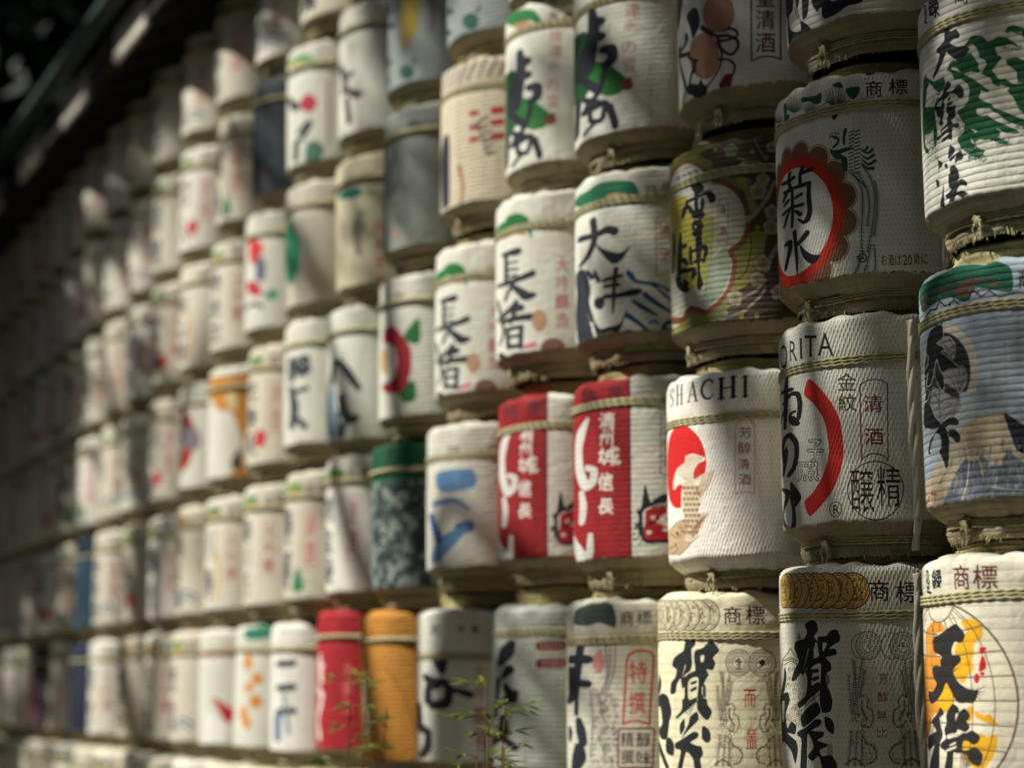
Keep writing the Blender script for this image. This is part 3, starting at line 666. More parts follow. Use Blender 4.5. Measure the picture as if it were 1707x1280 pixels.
    for q in ("290 200 370 130 450 105 515 160 490 205 400 205 350 240 385 290 395 400 390 600 370 715 345 700 310 600 270 520 295 460 290 350 265 310 230 310 190 400 165 500 175 540 145 545 145 480 170 380 230 290", "390 260 470 255 530 330 520 400 480 410 420 350 385 330"):
        c.s((200, 204, 196), 16, q+' '+' '.join(q.split()[:2])); c.p(INK, q)
    c.p(INK, "100 -10 170 -10 200 90 290 190 250 240 170 250 110 200")
    c.t((140, 26, 40), 'ン', 95, 975, 162, 1160, 'thin'); c.t((140, 26, 40), 'サ', 168, 955, 245, 1125, 'thin')

def art_tenkyo(c):
    c.a[:] = (216, 210, 192)
    c.at(1527, 920, 7.11)
    R = (92, 34, 30); c.t(R, '商', 430, 145, 640, 452); c.t(R, '標', 665, 140, 975, 452); c.t(INK, '録', 182, 185, 302, 480, 'brush'); c.t(INK, '登', 105, 210, 160, 500, 'brush')
    q = c.uv([[1215, 1760], [480, 585], [480, 1760]]); o = c.o; c.o = None; r = q[1][1]-q[2][1]; v = q[2][1]; u = q[0][0]-r
    c.e((222, 214, 190), u, v, r); c.o = o
    Y = (224, 168, 22); Y2 = (214, 140, 44)
    c.p(Y, "530 830 620 790 700 800 790 890 785 1010 690 1090 690 1200 650 1290 480 1290 470 1100 600 950", rough=0); c.p(Y2, "130 900 230 780 320 870 330 920 210 1000 240 1290 130 1290 110 1000")
    c.at(1527, 1100, 7.11)
    for col, q in ((Y2, "95 -10 300 -10 300 500 330 620 200 650 150 880 95 880"), (Y, "430 140 520 20 560 -10 650 -10 690 100 600 200 580 270 520 250"), (Y, "250 480 350 270 460 470 350 620"), (Y, "610 560 680 550 680 680 600 740"), (Y, "710 610 800 645 880 640 960 740 960 780 720 680"), (Y, "750 870 850 910 960 880 960 1040 880 1200 800 1290 700 1290 560 1150 560 960")): c.p(col, q)
    c.o = None; B = (104, 84, 62)
    c.e(B, u, v, r, w=.0045)
    for k in (.22, .50, .76): c.e(B, u, v, r*k, r, w=.0022)
    for k in (-.5, -.25, 0, .25, .5, .75):
        x = math.sqrt(1-k*k)*r; c.s(B, .0024, [u-x, v+r*k, u-x*.5, v+r*k*.93, u, v+r*k*.9, u+x*.5, v+r*k*.93, u+x, v+r*k])
    c.e((206, 200, 180), u, v+r*.98, r*.26, r*.18); c.e(B, u, v+r*.98, r*.26, r*.18, w=.003, a0=180, a1=360)
    for a in range(7): c.s(B, .002, [u+r*.26*math.cos(-.35-a*.4), v+r*(.98-.17*math.sin(.35+a*.4)), u+r*.45*math.cos(-.35-a*.4), v+r*(.93-.38*math.sin(.35+a*.4))])
    c.o = (1527, 920, 7.11); RR = (190, 24, 34); c.p(RR, "760 1130 840 1130 790 1210 760 1190"); c.p(RR, "790 1220 830 1290 770 1290")
    c.at(1527, 1100, 7.11); c.p(RR, "770 -10 830 10 830 100 750 130"); c.e(RR, 790, 160, 28, 22); c.e(RR, 725, 215, 34, 58)
    K = (34, 33, 32)
    c.at(1527, 920, 7.11); c.p(K, "195 1060 215 1000 340 920 460 850 510 880 580 970 560 1050 520 1075 460 1060 425 1140 430 1215 520 1225 520 1300 300 1300 300 1230 210 1180"); c.s(K, 8, "215 1000 200 940 175 860", 3); 
    for q in ("240 990 340 930", "255 975 300 950"): c.s((230, 220, 190), 8, q, 3)
    c.at(1527, 1100, 7.11); c.p(K, "295 -20 515 -20 515 20 440 130 500 250 600 330 710 350 740 350 745 390 690 500 600 505 500 500 440 420 360 270 310 380 240 480 180 515 150 460 145 370 190 370 240 280 200 200 190 90 230 60 290 70")
    for q in ("700 360 770 335 825 305", "720 375 820 375", "720 400 800 412", "700 430 770 448", "440 130 530 80", "470 60 530 20"): c.s(K, 12, q, 4)
    for q in ("180 720 250 620 285 560 325 610 320 650 290 670 300 760 310 900 280 980 270 1100 260 1290 150 1290 190 1080 215 990 150 1070 135 960 150 890 230 840 200 770", "355 640 430 515 500 560 510 620 470 640 470 750 480 850 370 890 375 930 490 900 560 860 600 860 670 830 760 900 740 970 680 1000 620 960 560 960 555 1060 620 1060 700 1025 790 1110 780 1220 730 1260 640 1200 600 1120 510 1100 480 1100 440 1100 420 1290 330 1290 360 1100 290 1040 290 980 350 920 330 820 360 740",
              "510 620 580 570 640 640 630 700 600 720 640 790 590 850 500 820 470 860 470 720"): c.p(K, q)
    for q in ("370 880 475 860 475 885 380 930", "395 1000 465 965 465 990 400 1015", "355 1060 470 1010 470 1040 360 1080"): c.p((222, 214, 190), q)
    for k in range(6): c.s(K, 7, [520+k*8, 1120+k*26, 620+k*14, 1130+k*20]); c.s(K, 7, [530+k*22, 1110, 520+k*22, 1280])
    for k in range(5): c.s(K, 7, [150, 700+k*30, 200, 760+k*26], 3); c.s((222, 214, 190), 12, [280, 680+k*30, 300, 820], 6) if k < 1 else None

def big_ga(c, K):
    """the brushed character of the gold coin barrel"""
    c.at(1295, 1020, 4.923)
    for q in ("225 95 290 58 320 90 335 150 300 200 330 240 300 300 300 380 240 470 225 500 210 520 195 500 150 560 128 565 125 540 150 460 180 400 145 300 155 240 225 215 245 160", "335 205 400 195 440 150 490 145 520 200 510 240 460 270 430 300 480 300 490 345 440 360 400 370 440 420 445 470 400 510 410 600 430 640 455 720 440 810 370 820 350 700 360 430 300 440 270 470 250 470 250 400 330 370 345 350 335 300",
              "235 480 290 470 285 600 350 570 350 640 280 700 190 785 170 745 235 680 250 560", "280 760 330 735 355 790 350 830 250 920 210 940 195 860 245 790", "390 860 440 870 470 930 460 1000 400 950", "170 980 240 940 320 875 365 890 350 930 280 970 380 980 375 1020 330 1050 410 1080 410 1100 350 1130 370 1180 440 1170 490 1240 480 1290 380 1290 340 1180 290 1220 250 1180 300 1100 250 1000 240 1290 190 1290 200 1050 170 1010",
              "70 450 85 520 70 640 40 700 60 560", "25 700 90 655 110 720 80 830 90 950 120 900 160 930 150 1000 90 990 160 1060 170 1140 150 1240 120 1140 60 1060 40 1150 30 980 40 830 20 760"): c.p(K, q)
    c.p(WHITE, "375 255 412 255 378 322"); c.p(WHITE, "50 740 68 735 62 900 50 860"); c.s(WHITE, 6, "258 300 240 380 215 480", 2); c.s(WHITE, 9, "318 250 308 370", 4)
    for q in ("280 470 340 465 338 492 290 497", "285 540 340 520 345 545 300 567", "290 600 350 570 345 640 290 640"): c.p(K, q)
    r = np.random.default_rng(5)
    for i in range(9): c.s(K, 3, [240+r.uniform(0, 110), 780+i*-8, 300+r.uniform(0, 50), 700-i*6], 1)
    for i in range(6): c.s(K, 3, [165+i*5, 220, 180+i*3, 165+i*9], 1); c.s(K, 3, [400+i*6, 500+i*4, 402+i*6, 640-i*12], 1); c.s(K, 3, [410+i*8, 1080, 412+i*9, 1180], 1)

def bird(c, ink, m):
    """an engraved long-tailed bird; m mirrors it about the middle column"""
    f = lambda s: [v for p in Print.pts(s) for v in ((m-p[0] if m else p[0]), p[1])]
    for i, q in enumerate(("620 390 640 520 625 680 640 820 650 900", "700 400 680 540 660 700 670 850", "640 400 650 600 640 760", "590 520 600 680 620 840", "720 480 700 600 680 700", "610 980 600 1120 580 1260", "660 980 650 1120 640 1260", "700 1000 700 1140 690 1260")):
        feathers(c, ink, f(q), 5.0, 30, 19, -1, i)
    for q in ("680 700 720 680 750 720 740 780 780 800 790 880 760 940 700 930", "700 720 700 800 740 880", "720 1070 780 1090 820 1150 800 1220 740 1240", "700 1010 730 1060", "560 1250 640 1200 720 1260"): feathers(c, ink, f(q), 6, 20, 11, 1, 5)
    r = np.random.default_rng(6)
    for i in range(70):
        x, y = r.uniform(600, 740), r.uniform(820, 1100); a = r.uniform(-1, 1); x = m-x if m else x
        c.s(ink, 3, [x, y, x+16*a, y-26], 1)
    for i in range(60):
        x, y = r.uniform(690, 810), r.uniform(1080, 1230); x = m-x if m else x; c.s(ink, 3, [x, y, x+r.uniform(-14, 14), y+r.uniform(-10, 10)], 2)

def art_gold(c):
    c.a[:] = (204, 201, 186)
    c.at(1295, 930, 6.828)
    coins(c, 0, 368, .0395, (858, 690, 545, 428, 325, 235, 165, 110, 80), (190, 156, 84), (60, 38, 18))
    K2 = (44, 26, 34); c.t(K2, '商', 1045, 243, 1285, 498); c.t(K2, '標', 1338, 255, 1642, 515)
    c.at(1295, 1020, 4.923); g = (100, 92, 44); t = (140, 118, 74)
    for q in ("45 460 60 380 90 340 115 298 140 345 178 380", "60 400 115 370 170 400", "70 430 120 400 165 430", "80 400 120 385 160 410"): c.s(g, 7, q)
    c.s(g, 5, "30 560 40 480 60 420"); r = np.random.default_rng(2)
    for i in range(60):
        x, y = r.uniform(90, 240), r.uniform(440, 960); c.s(t, 4, [x-10, y+14, x, y-14, x+10, y+14], 3); 
    for i in range(8): c.e(t, 100+i % 3*45, 600+i*44, 14, 22, w=4); c.s(t, 4, [100, 800+i*18, 150, 770+i*18, 200, 800+i*18])
    i2 = (72, 58, 44)
    for x in (690, 935): c.e(i2, x+12, 275, 92, 108, w=5)
    c.e(WHITE, 752, 272, 104, 114); medal(c, 752, 272, 104, 114, i2, 1); c.e(WHITE, 1036, 275, 108, 112); medal(c, 1036, 275, 108, 112, i2, 2)
    bird(c, (74, 72, 62), 0); bird(c, (74, 72, 62), 1745)
    for ch, b in (('芳', (835, 497, 918, 592)), ('醇', (825, 648, 915, 738)), ('無', (818, 798, 908, 888)), ('比', (815, 938, 908, 1028))): c.t((120, 50, 44), ch, *b, 'thin')
    big_ga(c, (24, 31, 30))

def art_silver(c):
    c.a[:] = (224, 216, 184)
    c.at(1090, 980, 8.128)
    coins(c, 0, 370, .0385, (700, 585, 460, 352, 240, 175, 115, 80), (214, 204, 168), (46, 42, 40), 5)
    K2 = (66, 36, 42); c.t(K2, '商', 935, 240, 1190, 500, 'seal'); c.t(K2, '標', 1228, 232, 1515, 500, 'seal')
    c.at(1090, 1050, 5.565); K = (26, 32, 33)
    i2 = (62, 50, 46); medal(c, 785, 300, 118, 122, i2, 3); c.e((224, 216, 184), 1006, 305, 126, 126); medal(c, 1006, 305, 124, 124, i2, 4); c.e(K, 1002, 302, 26, 28)
    c.t(K, '金', 755, 240, 815, 370, 'thin')
    bird(c, (78, 68, 54), 0); bird(c, (78, 68, 54), 1770)
    c.t((186, 34, 28), '而', 832, 543, 948, 720, 'seal'); c.t((186, 34, 28), '至', 850, 922, 962, 1028, 'seal'); c.t((186, 34, 28), '皿', 850, 1030, 962, 1106, 'seal')
    for q in ("295 95 375 90 380 140 350 180 355 320 335 380 290 420 300 500 265 540 250 450 220 500 205 580 160 590 165 490 200 440 215 370 175 330 185 270 220 230 275 190 285 130", "385 190 450 165 520 100 570 130 605 190 570 230 550 260 570 310 545 370 490 365 500 395 510 415 475 470 445 540 455 620 490 640 500 690 540 760 490 835 400 720 415 450 325 470 325 640 400 620 400 660 300 750 220 820 210 800 260 740 265 650 285 620 290 440 350 390 385 370 372 250",
              "250 860 285 820 290 900 255 970 240 920", "340 800 400 755 415 830 330 920 260 1000 320 870", "450 890 500 910 525 960 525 1020 490 1045 445 1000", "200 1050 260 1010 370 940 415 960 400 1000 340 1040 400 1070 440 1080 455 1150 430 1200 440 1290 380 1290 360 1190 300 1130 260 1290 220 1290 250 1120 205 1100", "45 620 90 585 140 620 170 760 150 850 130 1000 80 1010 50 930 85 860 70 720 50 700", "120 1010 160 1000 190 1060 185 1160 120 1130", "55 1020 90 1120 150 1290 120 1290 60 1130", "60 410 80 500 60 600 50 560"): c.p(K, q)
    c.p((224, 216, 184), "435 240 466 235 460 292 435 292"); c.s((224, 216, 184), 8, "295 325 280 380 270 440", 3)
    for q in ("340 490 392 465 396 490 352 506", "340 550 396 520 396 547 352 572"): c.p(K, q)
    r = np.random.default_rng(5)
    for i in range(10): c.s(K, 4, [290+i*12, 760-i*10, 330+i*8, 790-i*14], 1); c.s(K, 3, [455+i*3, 470+i*6, 456+i*3, 620], 1)

def art_matsu(c):
    c.at(1300, 0, 6.967); K = INK
    for q in ("60 -400 165 -400 160 -10 150 130 110 200 120 340 170 370 240 340 235 250 280 255 345 300 340 370 290 450 220 520 160 560 110 550 95 450 90 250 60 100", "180 -300 240 -100 230 0 210 80 190 100", "262 -200 350 -100 340 0 320 170 275 225 260 190", "360 -60 440 -200 700 -260 960 -60 940 30 780 75 660 150 530 200 490 180 475 90 430 140 400 100 375 60"): c.p(K, q)
    c.p(WHITE, "560 -30 640 -40 700 -10 600 20"); c.s(K, 5, "170 100 210 230"); c.s(K, 5, "190 110 240 240")

def art_gourd(c):
    c.at(1120, 0, 6.4); T = (162, 120, 92)
    c.e((96, 70, 60), 500, 150, 166, 206); c.e(T, 500, 150, 158, 198); c.e((96, 70, 60), 350, 600, 156, 246); c.e(T, 350, 600, 150, 240)
    for k in range(12): c.s((140, 100, 78), 8, [300, 20+k*28, 500, k*28, 650, 20+k*28], op=.5); c.s((140, 100, 78), 8, [210, 420+k*30, 350, 400+k*30, 490, 420+k*30], op=.5)
    C_ = (62, 22, 36)
    c.s(C_, [50, 46, 34, 30], "325 300 400 350 470 385 560 385"); c.s(C_, 30, "480 400 600 385 690 430 705 500 650 580 590 575 520 520 490 440"); c.s(C_, 28, "500 440 600 430 660 400"); c.s(C_, 28, "560 330 620 310 685 335 700 380 670 410"); c.s(C_, [30, 22, 18], "490 420 530 560 515 700 460 810 385 905"); c.s(C_, 24, "500 640 600 640 665 690 660 770 640 800")
    c.p((118, 22, 40), "575 795 650 805 590 985 495 915")
    K = (20, 26, 28)
    for q in ("180 140 240 88 275 110 300 190 300 280 260 370 230 420 200 300 165 200", "180 900 280 900 310 840 340 900 380 910 350 1040 300 1075 220 1010 170 1000", "60 -100 130 -60 100 200 60 340"): c.p(K, q)
    for w, q in ((30, "158 375 165 440 130 520 95 560"), (40, "90 520 100 600 180 580"), (24, "180 610 230 650 280 650"), (44, "250 660 235 770"), (26, "220 770 200 850 190 930"), (22, "80 600 110 760 160 960"), (16, "170 960 120 1080 130 1240")): c.s(K, w, q)
    R = (84, 22, 36)
    c.s(R, 17, "845 -300 848 655 930 615 1000 602 1080 610 1158 635 1158 -300", sharp=True)
    for ch, b in (('聖', (890, -110, 1108, 84)), ('清', (885, 108, 1108, 326)), ('酒', (885, 350, 1108, 572))): c.t(R, ch, *b, 'seal')

def art_shida(c):
    c.at(950, 0, 5.335); c.fat = 1.75; G = (26, 112, 42)
    c.p((16, 76, 34), "40 400 150 290 250 420 240 700 140 900 60 940 30 800"); c.p(G, "200 560 330 560 420 620 520 700 520 790 420 850 340 860 240 820 130 760 140 640")
    c.p((126, 62, 44), "450 760 500 720 560 690 580 780 520 810")
    K = (18, 24, 34); S = lambda w, q: c.s(K, w, q)
    for w, q in (([40, 60, 66, 60], "215 120 230 250 210 430 180 640"), (46, "230 200 295 200"), (46, "220 340 300 335"), ([40, 56, 54, 40], "310 450 390 450 395 530 330 590"), ([30, 40], "120 700 260 800"), (30, "330 640 280 820 170 960"), (28, "150 900 320 930"), ([40, 30, 24, 34], "150 1010 330 920 380 1020 420 1110"), ([20, 24], "385 940 432 1090"), (40, "90 940 78 1220"), (26, "200 960 205 1080 300 1070 330 960"), (50, "150 480 120 700"), (20, "240 1100 150 1200")): S(w, q)
    P_ = (164, 98, 96)
    for ch, b in (('焼', (500, -110, 640, 20)), ('津', (500, 30, 650, 165)), ('水', (495, 190, 630, 285)), ('の', (475, 370, 612, 490)), ('雪', (490, 520, 610, 650))): c.t(P_, ch, *b, 'thin')
    c.at(950, 0, 5.335); c.p(G, "40 -180 120 -260 230 -300 360 -290 430 -200 420 -130 330 -190 230 -170 140 -130", rough=4); c.p((176, 130, 92), "160 -150 250 -180 330 -170 300 -130 180 -110")
    c.t((96, 76, 70), '商', 500, -290, 600, -170); c.t((96, 76, 70), '標', 640, -290, 740, -170)

def crest(c, x0, y0, x1, y1, col=(24, 112, 58), under=(170, 132, 92)):
    """a pine crest: cushion of needles over a trunk"""
    w, h = x1-x0, y1-y0; f = lambda s: [v for p in Print.pts(s) for v in (x0+p[0]*w, y0+p[1]*h)]
    c.p(under, f(".05 1 .2 .7 .5 .62 .75 .62 .85 .85 .55 .8 .3 .95"))
    c.p(col, f("0 1 .04 .5 .22 .3 .34 .05 .6 -.05 .84 .1 1 .5 .98 .95 .86 .6 .7 .55 .55 .66 .42 .5 .25 .62 .1 .9"), rough=2)

def art_oumi(c):
    c.at(950, 290, 4.128); c.p((18, 104, 72), "30 220 60 150 130 110 200 65 330 45 430 58 468 130 460 195 380 165 250 195 120 235", rough=3); c.p((178, 146, 104), "240 150 330 130 400 150 350 185 260 180", rough=2)
    c.t((110, 90, 88), '商', 505, 60, 600, 140); c.t((110, 90, 88), '標', 620, 50, 700, 130)
    K = (26, 30, 40); S = lambda w, q: c.s(K, w, q)
    for w, q in ([[40, 36, 34, 22], "155 325 165 450 125 560 68 635"], [[36, 34, 44, 50], "66 452 180 420 250 385 300 395"], [[18, 26], "118 672 150 715"], [[18, 26], "165 672 192 735"], [[30, 22, 20, 12], "312 655 300 760 295 860 290 960"], [22, "225 735 350 700"], [22, "235 775 325 762"], [[26, 26, 38, 20], "235 845 330 835 430 815 482 805"], [[10, 60, 30], "175 870 195 885 205 915"]): S(w, q)
    c.p(K, "165 470 210 510 300 540 350 540 405 500 370 570 330 610 290 622 240 580 190 520"); c.p(K, "150 1000 200 1060 260 1050 340 1020 385 915 350 1040 290 1120 232 1172 180 1110")
    c.s((40, 44, 56), [60, 80, 70, 90], "60 700 80 820 60 960 90 1150"); c.s(K, 20, "110 730 120 900 150 1010")
    B = (30, 72, 112)
    for w, q in (([30, 18, 14], "395 680 450 740 560 760 690 870"), ([30, 26, 14], "510 830 590 890 690 950"), ([18, 24, 12], "430 875 500 920 590 970"), ([34, 20, 20, 24], "385 970 470 1020 560 1080 700 1060"), (14, "560 750 620 770 680 805"), (12, "540 1020 570 1005 600 1020")): c.s(B, w, q)
    c.e(B, 680, 1062, 42, 46, w=20); c.e(B, 400, 1108, 42, 36, w=20); c.e(B, 415, 700, 22, 24); c.speck(B, 320, 1080, 480, 1160, 10, 8, 14)
    P_ = (178, 104, 108); c.s(P_, 6, "590 700 588 310 620 285 760 270", sharp=True); c.t(P_, '清', 608, 345, 692, 450, 'seal'); c.t(P_, '酒', 612, 505, 700, 625, 'seal'); c.s(P_, 6, "590 705 650 680 720 672")

def art_redband(c):
    c.at(940, 630, 4.0); u = c.uv([[447, 620]])[0][0]; o = c.o; c.o = None; c.p((140, 16, 20), [-.29, 0, u, 0, u, .6, -.29, .6], True); c.s((70, 14, 22), .004, [u, .08, u, .56], sharp=True); c.o = o
    for ch, b in (('特', (112, 75, 232, 200)), ('撰', (290, 50, 385, 165))): c.t((66, 14, 26), ch, *b)
    Wt = (196, 196, 190)
    for w, q in (([24, 50, 40, 44, 50, 46, 40, 30], "158 280 112 380 98 480 105 620 145 720 195 690 205 620 160 600"), ([30, 40, 34], "120 770 130 860 120 960"), ([34, 46, 60, 44, 30], "60 1020 80 1120 125 1200 170 1160 178 1050")): c.s(Wt, w, q)
    W2 = (206, 200, 190)
    for ch, b in (('清', (235, 232, 345, 345)), ('州', (240, 345, 335, 455)), ('城', (228, 455, 390, 585)), ('信', (230, 628, 332, 760)), ('長', (228, 800, 345, 912))): c.t(W2, ch, *b, 'brush')
    # bristling masked head, printed in black and red
    K = (30, 30, 34)
    c.p(K, "488 885 520 860 545 712 582 828 620 800 690 770 860 760 900 1080 760 1100 640 1100 540 1095 495 1000 505 930", rough=3)
    c.p((226, 218, 208), "530 900 600 850 700 830 800 860 800 1040 660 1070 550 1060"); c.p((172, 24, 36), "550 890 600 862 680 860 690 900 640 930 660 980 720 1000 740 1060 650 1080 560 1080 535 1040 545 960", rough=3)
    for k in range(14): c.s(K, 9, [600+k*22, 860, 606+k*22, 795], 4)
    for x, y in ((600, 930), (680, 1010), (570, 1030), (640, 960)): c.e((224, 216, 206), x, y, 20, 14)
    for x, y in ((625, 935), (580, 975), (700, 940)): c.e(K, x, y, 14, 12)
    c.speck((60, 60, 64), 470, 960, 540, 1110, 14, 6, 11)
    c.s((110, 70, 74), 5, "648 640 650 250 720 235 860 240", sharp=True); c.text((140, 60, 66), '本醸造', 665, 300, 705, 600, 'thin')
    c.s((110, 70, 74), 5, "648 640 720 660", sharp=True)

def art_tokusen(c):
    c.a[:] = (196, 192, 176)
    c.at(930, 990, 4.411); c.p((58, 72, 66), "115 215 130 120 220 75 330 62 400 80 428 170 422 245 310 212 205 235", rough=4)
    K2 = (64, 56, 60); c.t(K2, '商', 455, 120, 560, 238); c.t(K2, '標', 575, 120, 698, 230)
    G = (134, 130, 124)
    for w, q in ((12, "350 370 362 600 310 760 330 900"), (12, "385 380 385 560 340 740"), (12, "425 380 415 560 365 720"), (10, "240 700 260 900 240 1200")): c.s(G, w, q)
    r = np.random.default_rng(8)
    for i in range(90):
        x, y = r.uniform(250, 440), r.uniform(700, 1270); a = r.uniform(0, 6.28); c.s((112, 112, 106), 7, [x, y, x+22*math.cos(a), y+22*math.sin(a), x+30*math.cos(a+1), y+30*math.sin(a+1)], 4)
    c.e((180, 74, 74), 300, 500, 44, 80)
    for k in range(7): c.s((214, 190, 180), 7, [262, 440+k*20, 340, 440+k*20])
    K = (26, 30, 42)
    for w, q in (([50, 50, 44, 40], "165 385 155 480 140 620 130 760"), (52, "100 480 210 480"), (46, "105 560 105 740 88 780"), (46, "120 650 215 660"), (26, "140 790 138 880"), ([40, 60, 50], "155 930 170 1010 185 1090"), ([60, 84, 50], "155 1130 150 1200 125 1275"), ([20, 30, 20], "92 980 95 1020 92 1070")): c.s(K, w, q)
    R = (184, 72, 62)
    c.s(R, 14, "482 955 508 500 522 448 560 425 625 415 680 425 704 450 704 500 672 958", sharp=True); c.s(R, 12, "482 955 530 935 580 928 630 940 672 960")
    c.t(R, '特', 520, 482, 665, 660, 'seal'); c.t(R, '撰', 520, 715, 650, 890, 'seal')
    B = (112, 62, 54); c.s(B, 11, "460 990 695 985 710 1000 700 1255 690 1275 455 1270 442 1255 448 1005 460 990", sharp=True)
    D = (70, 50, 54)
    for ch, b in (('精', (462, 1010, 562, 1125)), ('醇', (578, 1012, 688, 1125)), ('撰', (462, 1142, 560, 1255)), ('味', (578, 1150, 690, 1255))): c.t(D, ch, *b)

def art_choja(c):
    c.at(427, 400, 3.2); crest(c, 1290, -130, 1480, 0); 
    c.at(0, 0, 1); crest(c, 832, 358, 890, 395, (20, 110, 40)); c.t((110, 92, 90), '商', 897, 368, 915, 386); c.t((110, 92, 90), '標', 925, 362, 945, 382)
    c.at(427, 400, 3.2); K = (28, 30, 36); S = lambda w, q: c.s(K, w, q)
    for w, q in (([14, 34], "1325 85 1400 65"), (18, "1345 90 1345 240"), (10, "1350 130 1405 118"), (10, "1350 165 1405 155"), (10, "1350 200 1400 190"), ([16, 26, 30], "1300 250 1400 215 1485 180"), ([14, 30, 40, 24], "1370 240 1410 270 1450 300 1490 295"), (16, "1375 250 1340 320"),
                 ([18, 20, 14], "1400 330 1340 400 1300 430"), ([18, 30], "1340 390 1420 365"), ([20, 26, 30], "1320 440 1400 420 1485 410"), (20, "1405 350 1370 440"), (18, "1350 480 1425 465"), (18, "1350 480 1355 570"), (20, "1425 465 1420 570"), (14, "1355 520 1420 510"), (18, "1355 570 1420 565"), ([20, 36, 20], "1310 610 1335 640 1360 670")): S(w, q)
    c.s(K, 12, "1300 330 1330 480 1310 560"); c.e((176, 140, 108), 1520, 430, 40, 60); c.e((132, 92, 82), 1592, 570, 66, 48)
    for q in ("1440 570 1500 550", "1455 610 1490 655", "1400 640 1440 600"): c.s((196, 80, 96), 14, q)
    for k, ch in enumerate('大吟醸造'): c.t((184, 92, 104), ch, 1605, 90+k*98, 1680, 175+k*98, 'bold')

# ---- farther barrels: drawn in picture measurements too, only broad shapes survive the blur
def art_camellia(c):
    c.at(0, 0, 1); c.p((20, 104, 44), "672 562 680 545 698 528 700 566 690 572"); c.p((20, 104, 44), "662 645 690 634 692 664 672 670")
    c.p((160, 24, 38), "640 548 655 542 668 555 684 580 684 620 670 650 645 655 636 642 655 630 662 600 655 575 640 570"); c.p((222, 218, 210), "640 575 652 575 658 600 650 628 636 636"); c.p((206, 160, 92), "636 585 644 585 644 615 636 618")
    c.t((130, 100, 96), '特', 658, 484, 672, 500)
def art_yahata(c):
    c.at(0, 0, 1); K = (34, 42, 46)
    for w, q in (([8, 12, 8], "565 605 580 625 597 648"), ([6, 8], "557 602 552 640"), ([10, 14, 12, 8], "568 662 572 690 585 700 594 696"), (10, "556 690 566 725"), (8, "575 700 570 725")): c.s(K, w, q)
    c.p((120, 146, 160), "543 655 556 650 560 720 545 722")
def art_yanagi(c):
    c.at(0, 0, 1); K = (44, 54, 60)
    for w, q in ((9, "487 600 487 632"), (9, "500 600 512 598 510 622"), (8, "498 606 500 624"), (8, "486 612 514 616"), ([6, 12, 9], "486 645 492 680 488 712"), (7, "492 655 512 648"), (8, "498 700 510 712")): c.s(K, w, q)
def art_blue(c):
    c.a[:] = (200, 198, 184)
    c.at(0, 0, 1); B = (84, 124, 164); B2 = (56, 84, 142)
    c.p(B, "732 788 790 782 794 812 738 820", rough=2); c.s(B, 9, "728 840 760 834 785 848", 4); c.p(B2, "762 874 790 868 792 884 768 888"); c.s(B, [14, 22, 8], "728 930 745 905 780 880"); c.s(B2, 9, "722 860 735 900")
    c.t((120, 104, 100), '特', 748, 742, 770, 758)
def art_teal(c):
    c.a[:] = (128, 138, 130); c.mottle(600, 780, 760, 1010, (44, 60, 58), .85, .020, -.1); c.mottle(600, 780, 760, 1010, (20, 32, 36), .7, .026, .5)
    c.o = None; c.p((14, 84, 48), [-.29, .455, .59, .455, .59, .6, -.29, .6], True); c.mottle(-.29, .47, .5, .60, (10, 50, 30), .6, .02, .4)
    c.s((140, 146, 140), .010, [-.05, .13, 0, .2, .06, .22, .1, .3], .004); c.s((140, 146, 140), .008, [.1, .1, .16, .2, .2, .32], .004)
def art_ochre(c):
    c.a[:] = (190, 130, 48); c.o = None
    c.s((214, 210, 190), [.02, .03, .03, .02], [.0, .38, -.01, .30, .01, .2, -.01, .12]); c.s((214, 210, 190), .014, [-.03, .33, .03, .34]); c.s((214, 210, 190), .014, [-.03, .25, .03, .23])
    c.s((170, 106, 40), .008, [.12, .4, .2, .3, .26, .14])
def art_red(c):
    c.a[:] = (160, 22, 32)
    c.mottle(-9e2, -9e2, 9e2, 9e2, (130, 18, 28), .4, .03, .3); c.o = None; Wt = (220, 206, 200)
    for w, q in (([.02, .035, .03], [-.01, .42, .0, .37, .01, .33]), ([.02, .03], [-.02, .30, .02, .27]), ([.03, .02, .03], [.01, .24, -.02, .18, .0, .12]), (.012, [-.03, .40, .03, .38])): c.s(Wt, w, q)
    c.s((140, 20, 30), .010, [.1, .44, .11, .1]); c.text((214, 110, 110), '本醸造', .15, .40, .19, .20, 'bold')
def art_bars(c):
    c.a[:] = (224, 220, 212); c.at(0, 0, 1); K = (32, 36, 52)
    for y in (1103, 1144, 1184): c.s(K, 9, [463, y, 474, y, 487, y-1], sharp=True)
    c.s((70, 92, 140), 8, "460 1190 459 1230", sharp=True); c.s((120, 150, 150), 5, "470 1150 478 1220")
def art_orange(c):
    c.at(0, 0, 1); O = (208, 134, 40)
    for x, y, a, b in ((410, 1102, 7, 14), (426, 1130, 10, 10), (412, 1145, 7, 8), (424, 1168, 11, 11), (404, 1190, 6, 14), (410, 1206, 6, 10)): c.e(O, x, y, a, b)
    c.p((30, 120, 92), "404 1046 444 1042 446 1060 408 1064", rough=2)
def art_pink(c):
    c.at(0, 0, 1); c.p((200, 138, 140), "345 1082 393 1076 393 1090 345 1094"); c.p((186, 28, 34), "355 1164 366 1166 384 1178 393 1182 386 1204 374 1198 366 1180", rough=1)
    c.p((232, 230, 228), "346 1190 366 1196 380 1215 376 1240 346 1240")
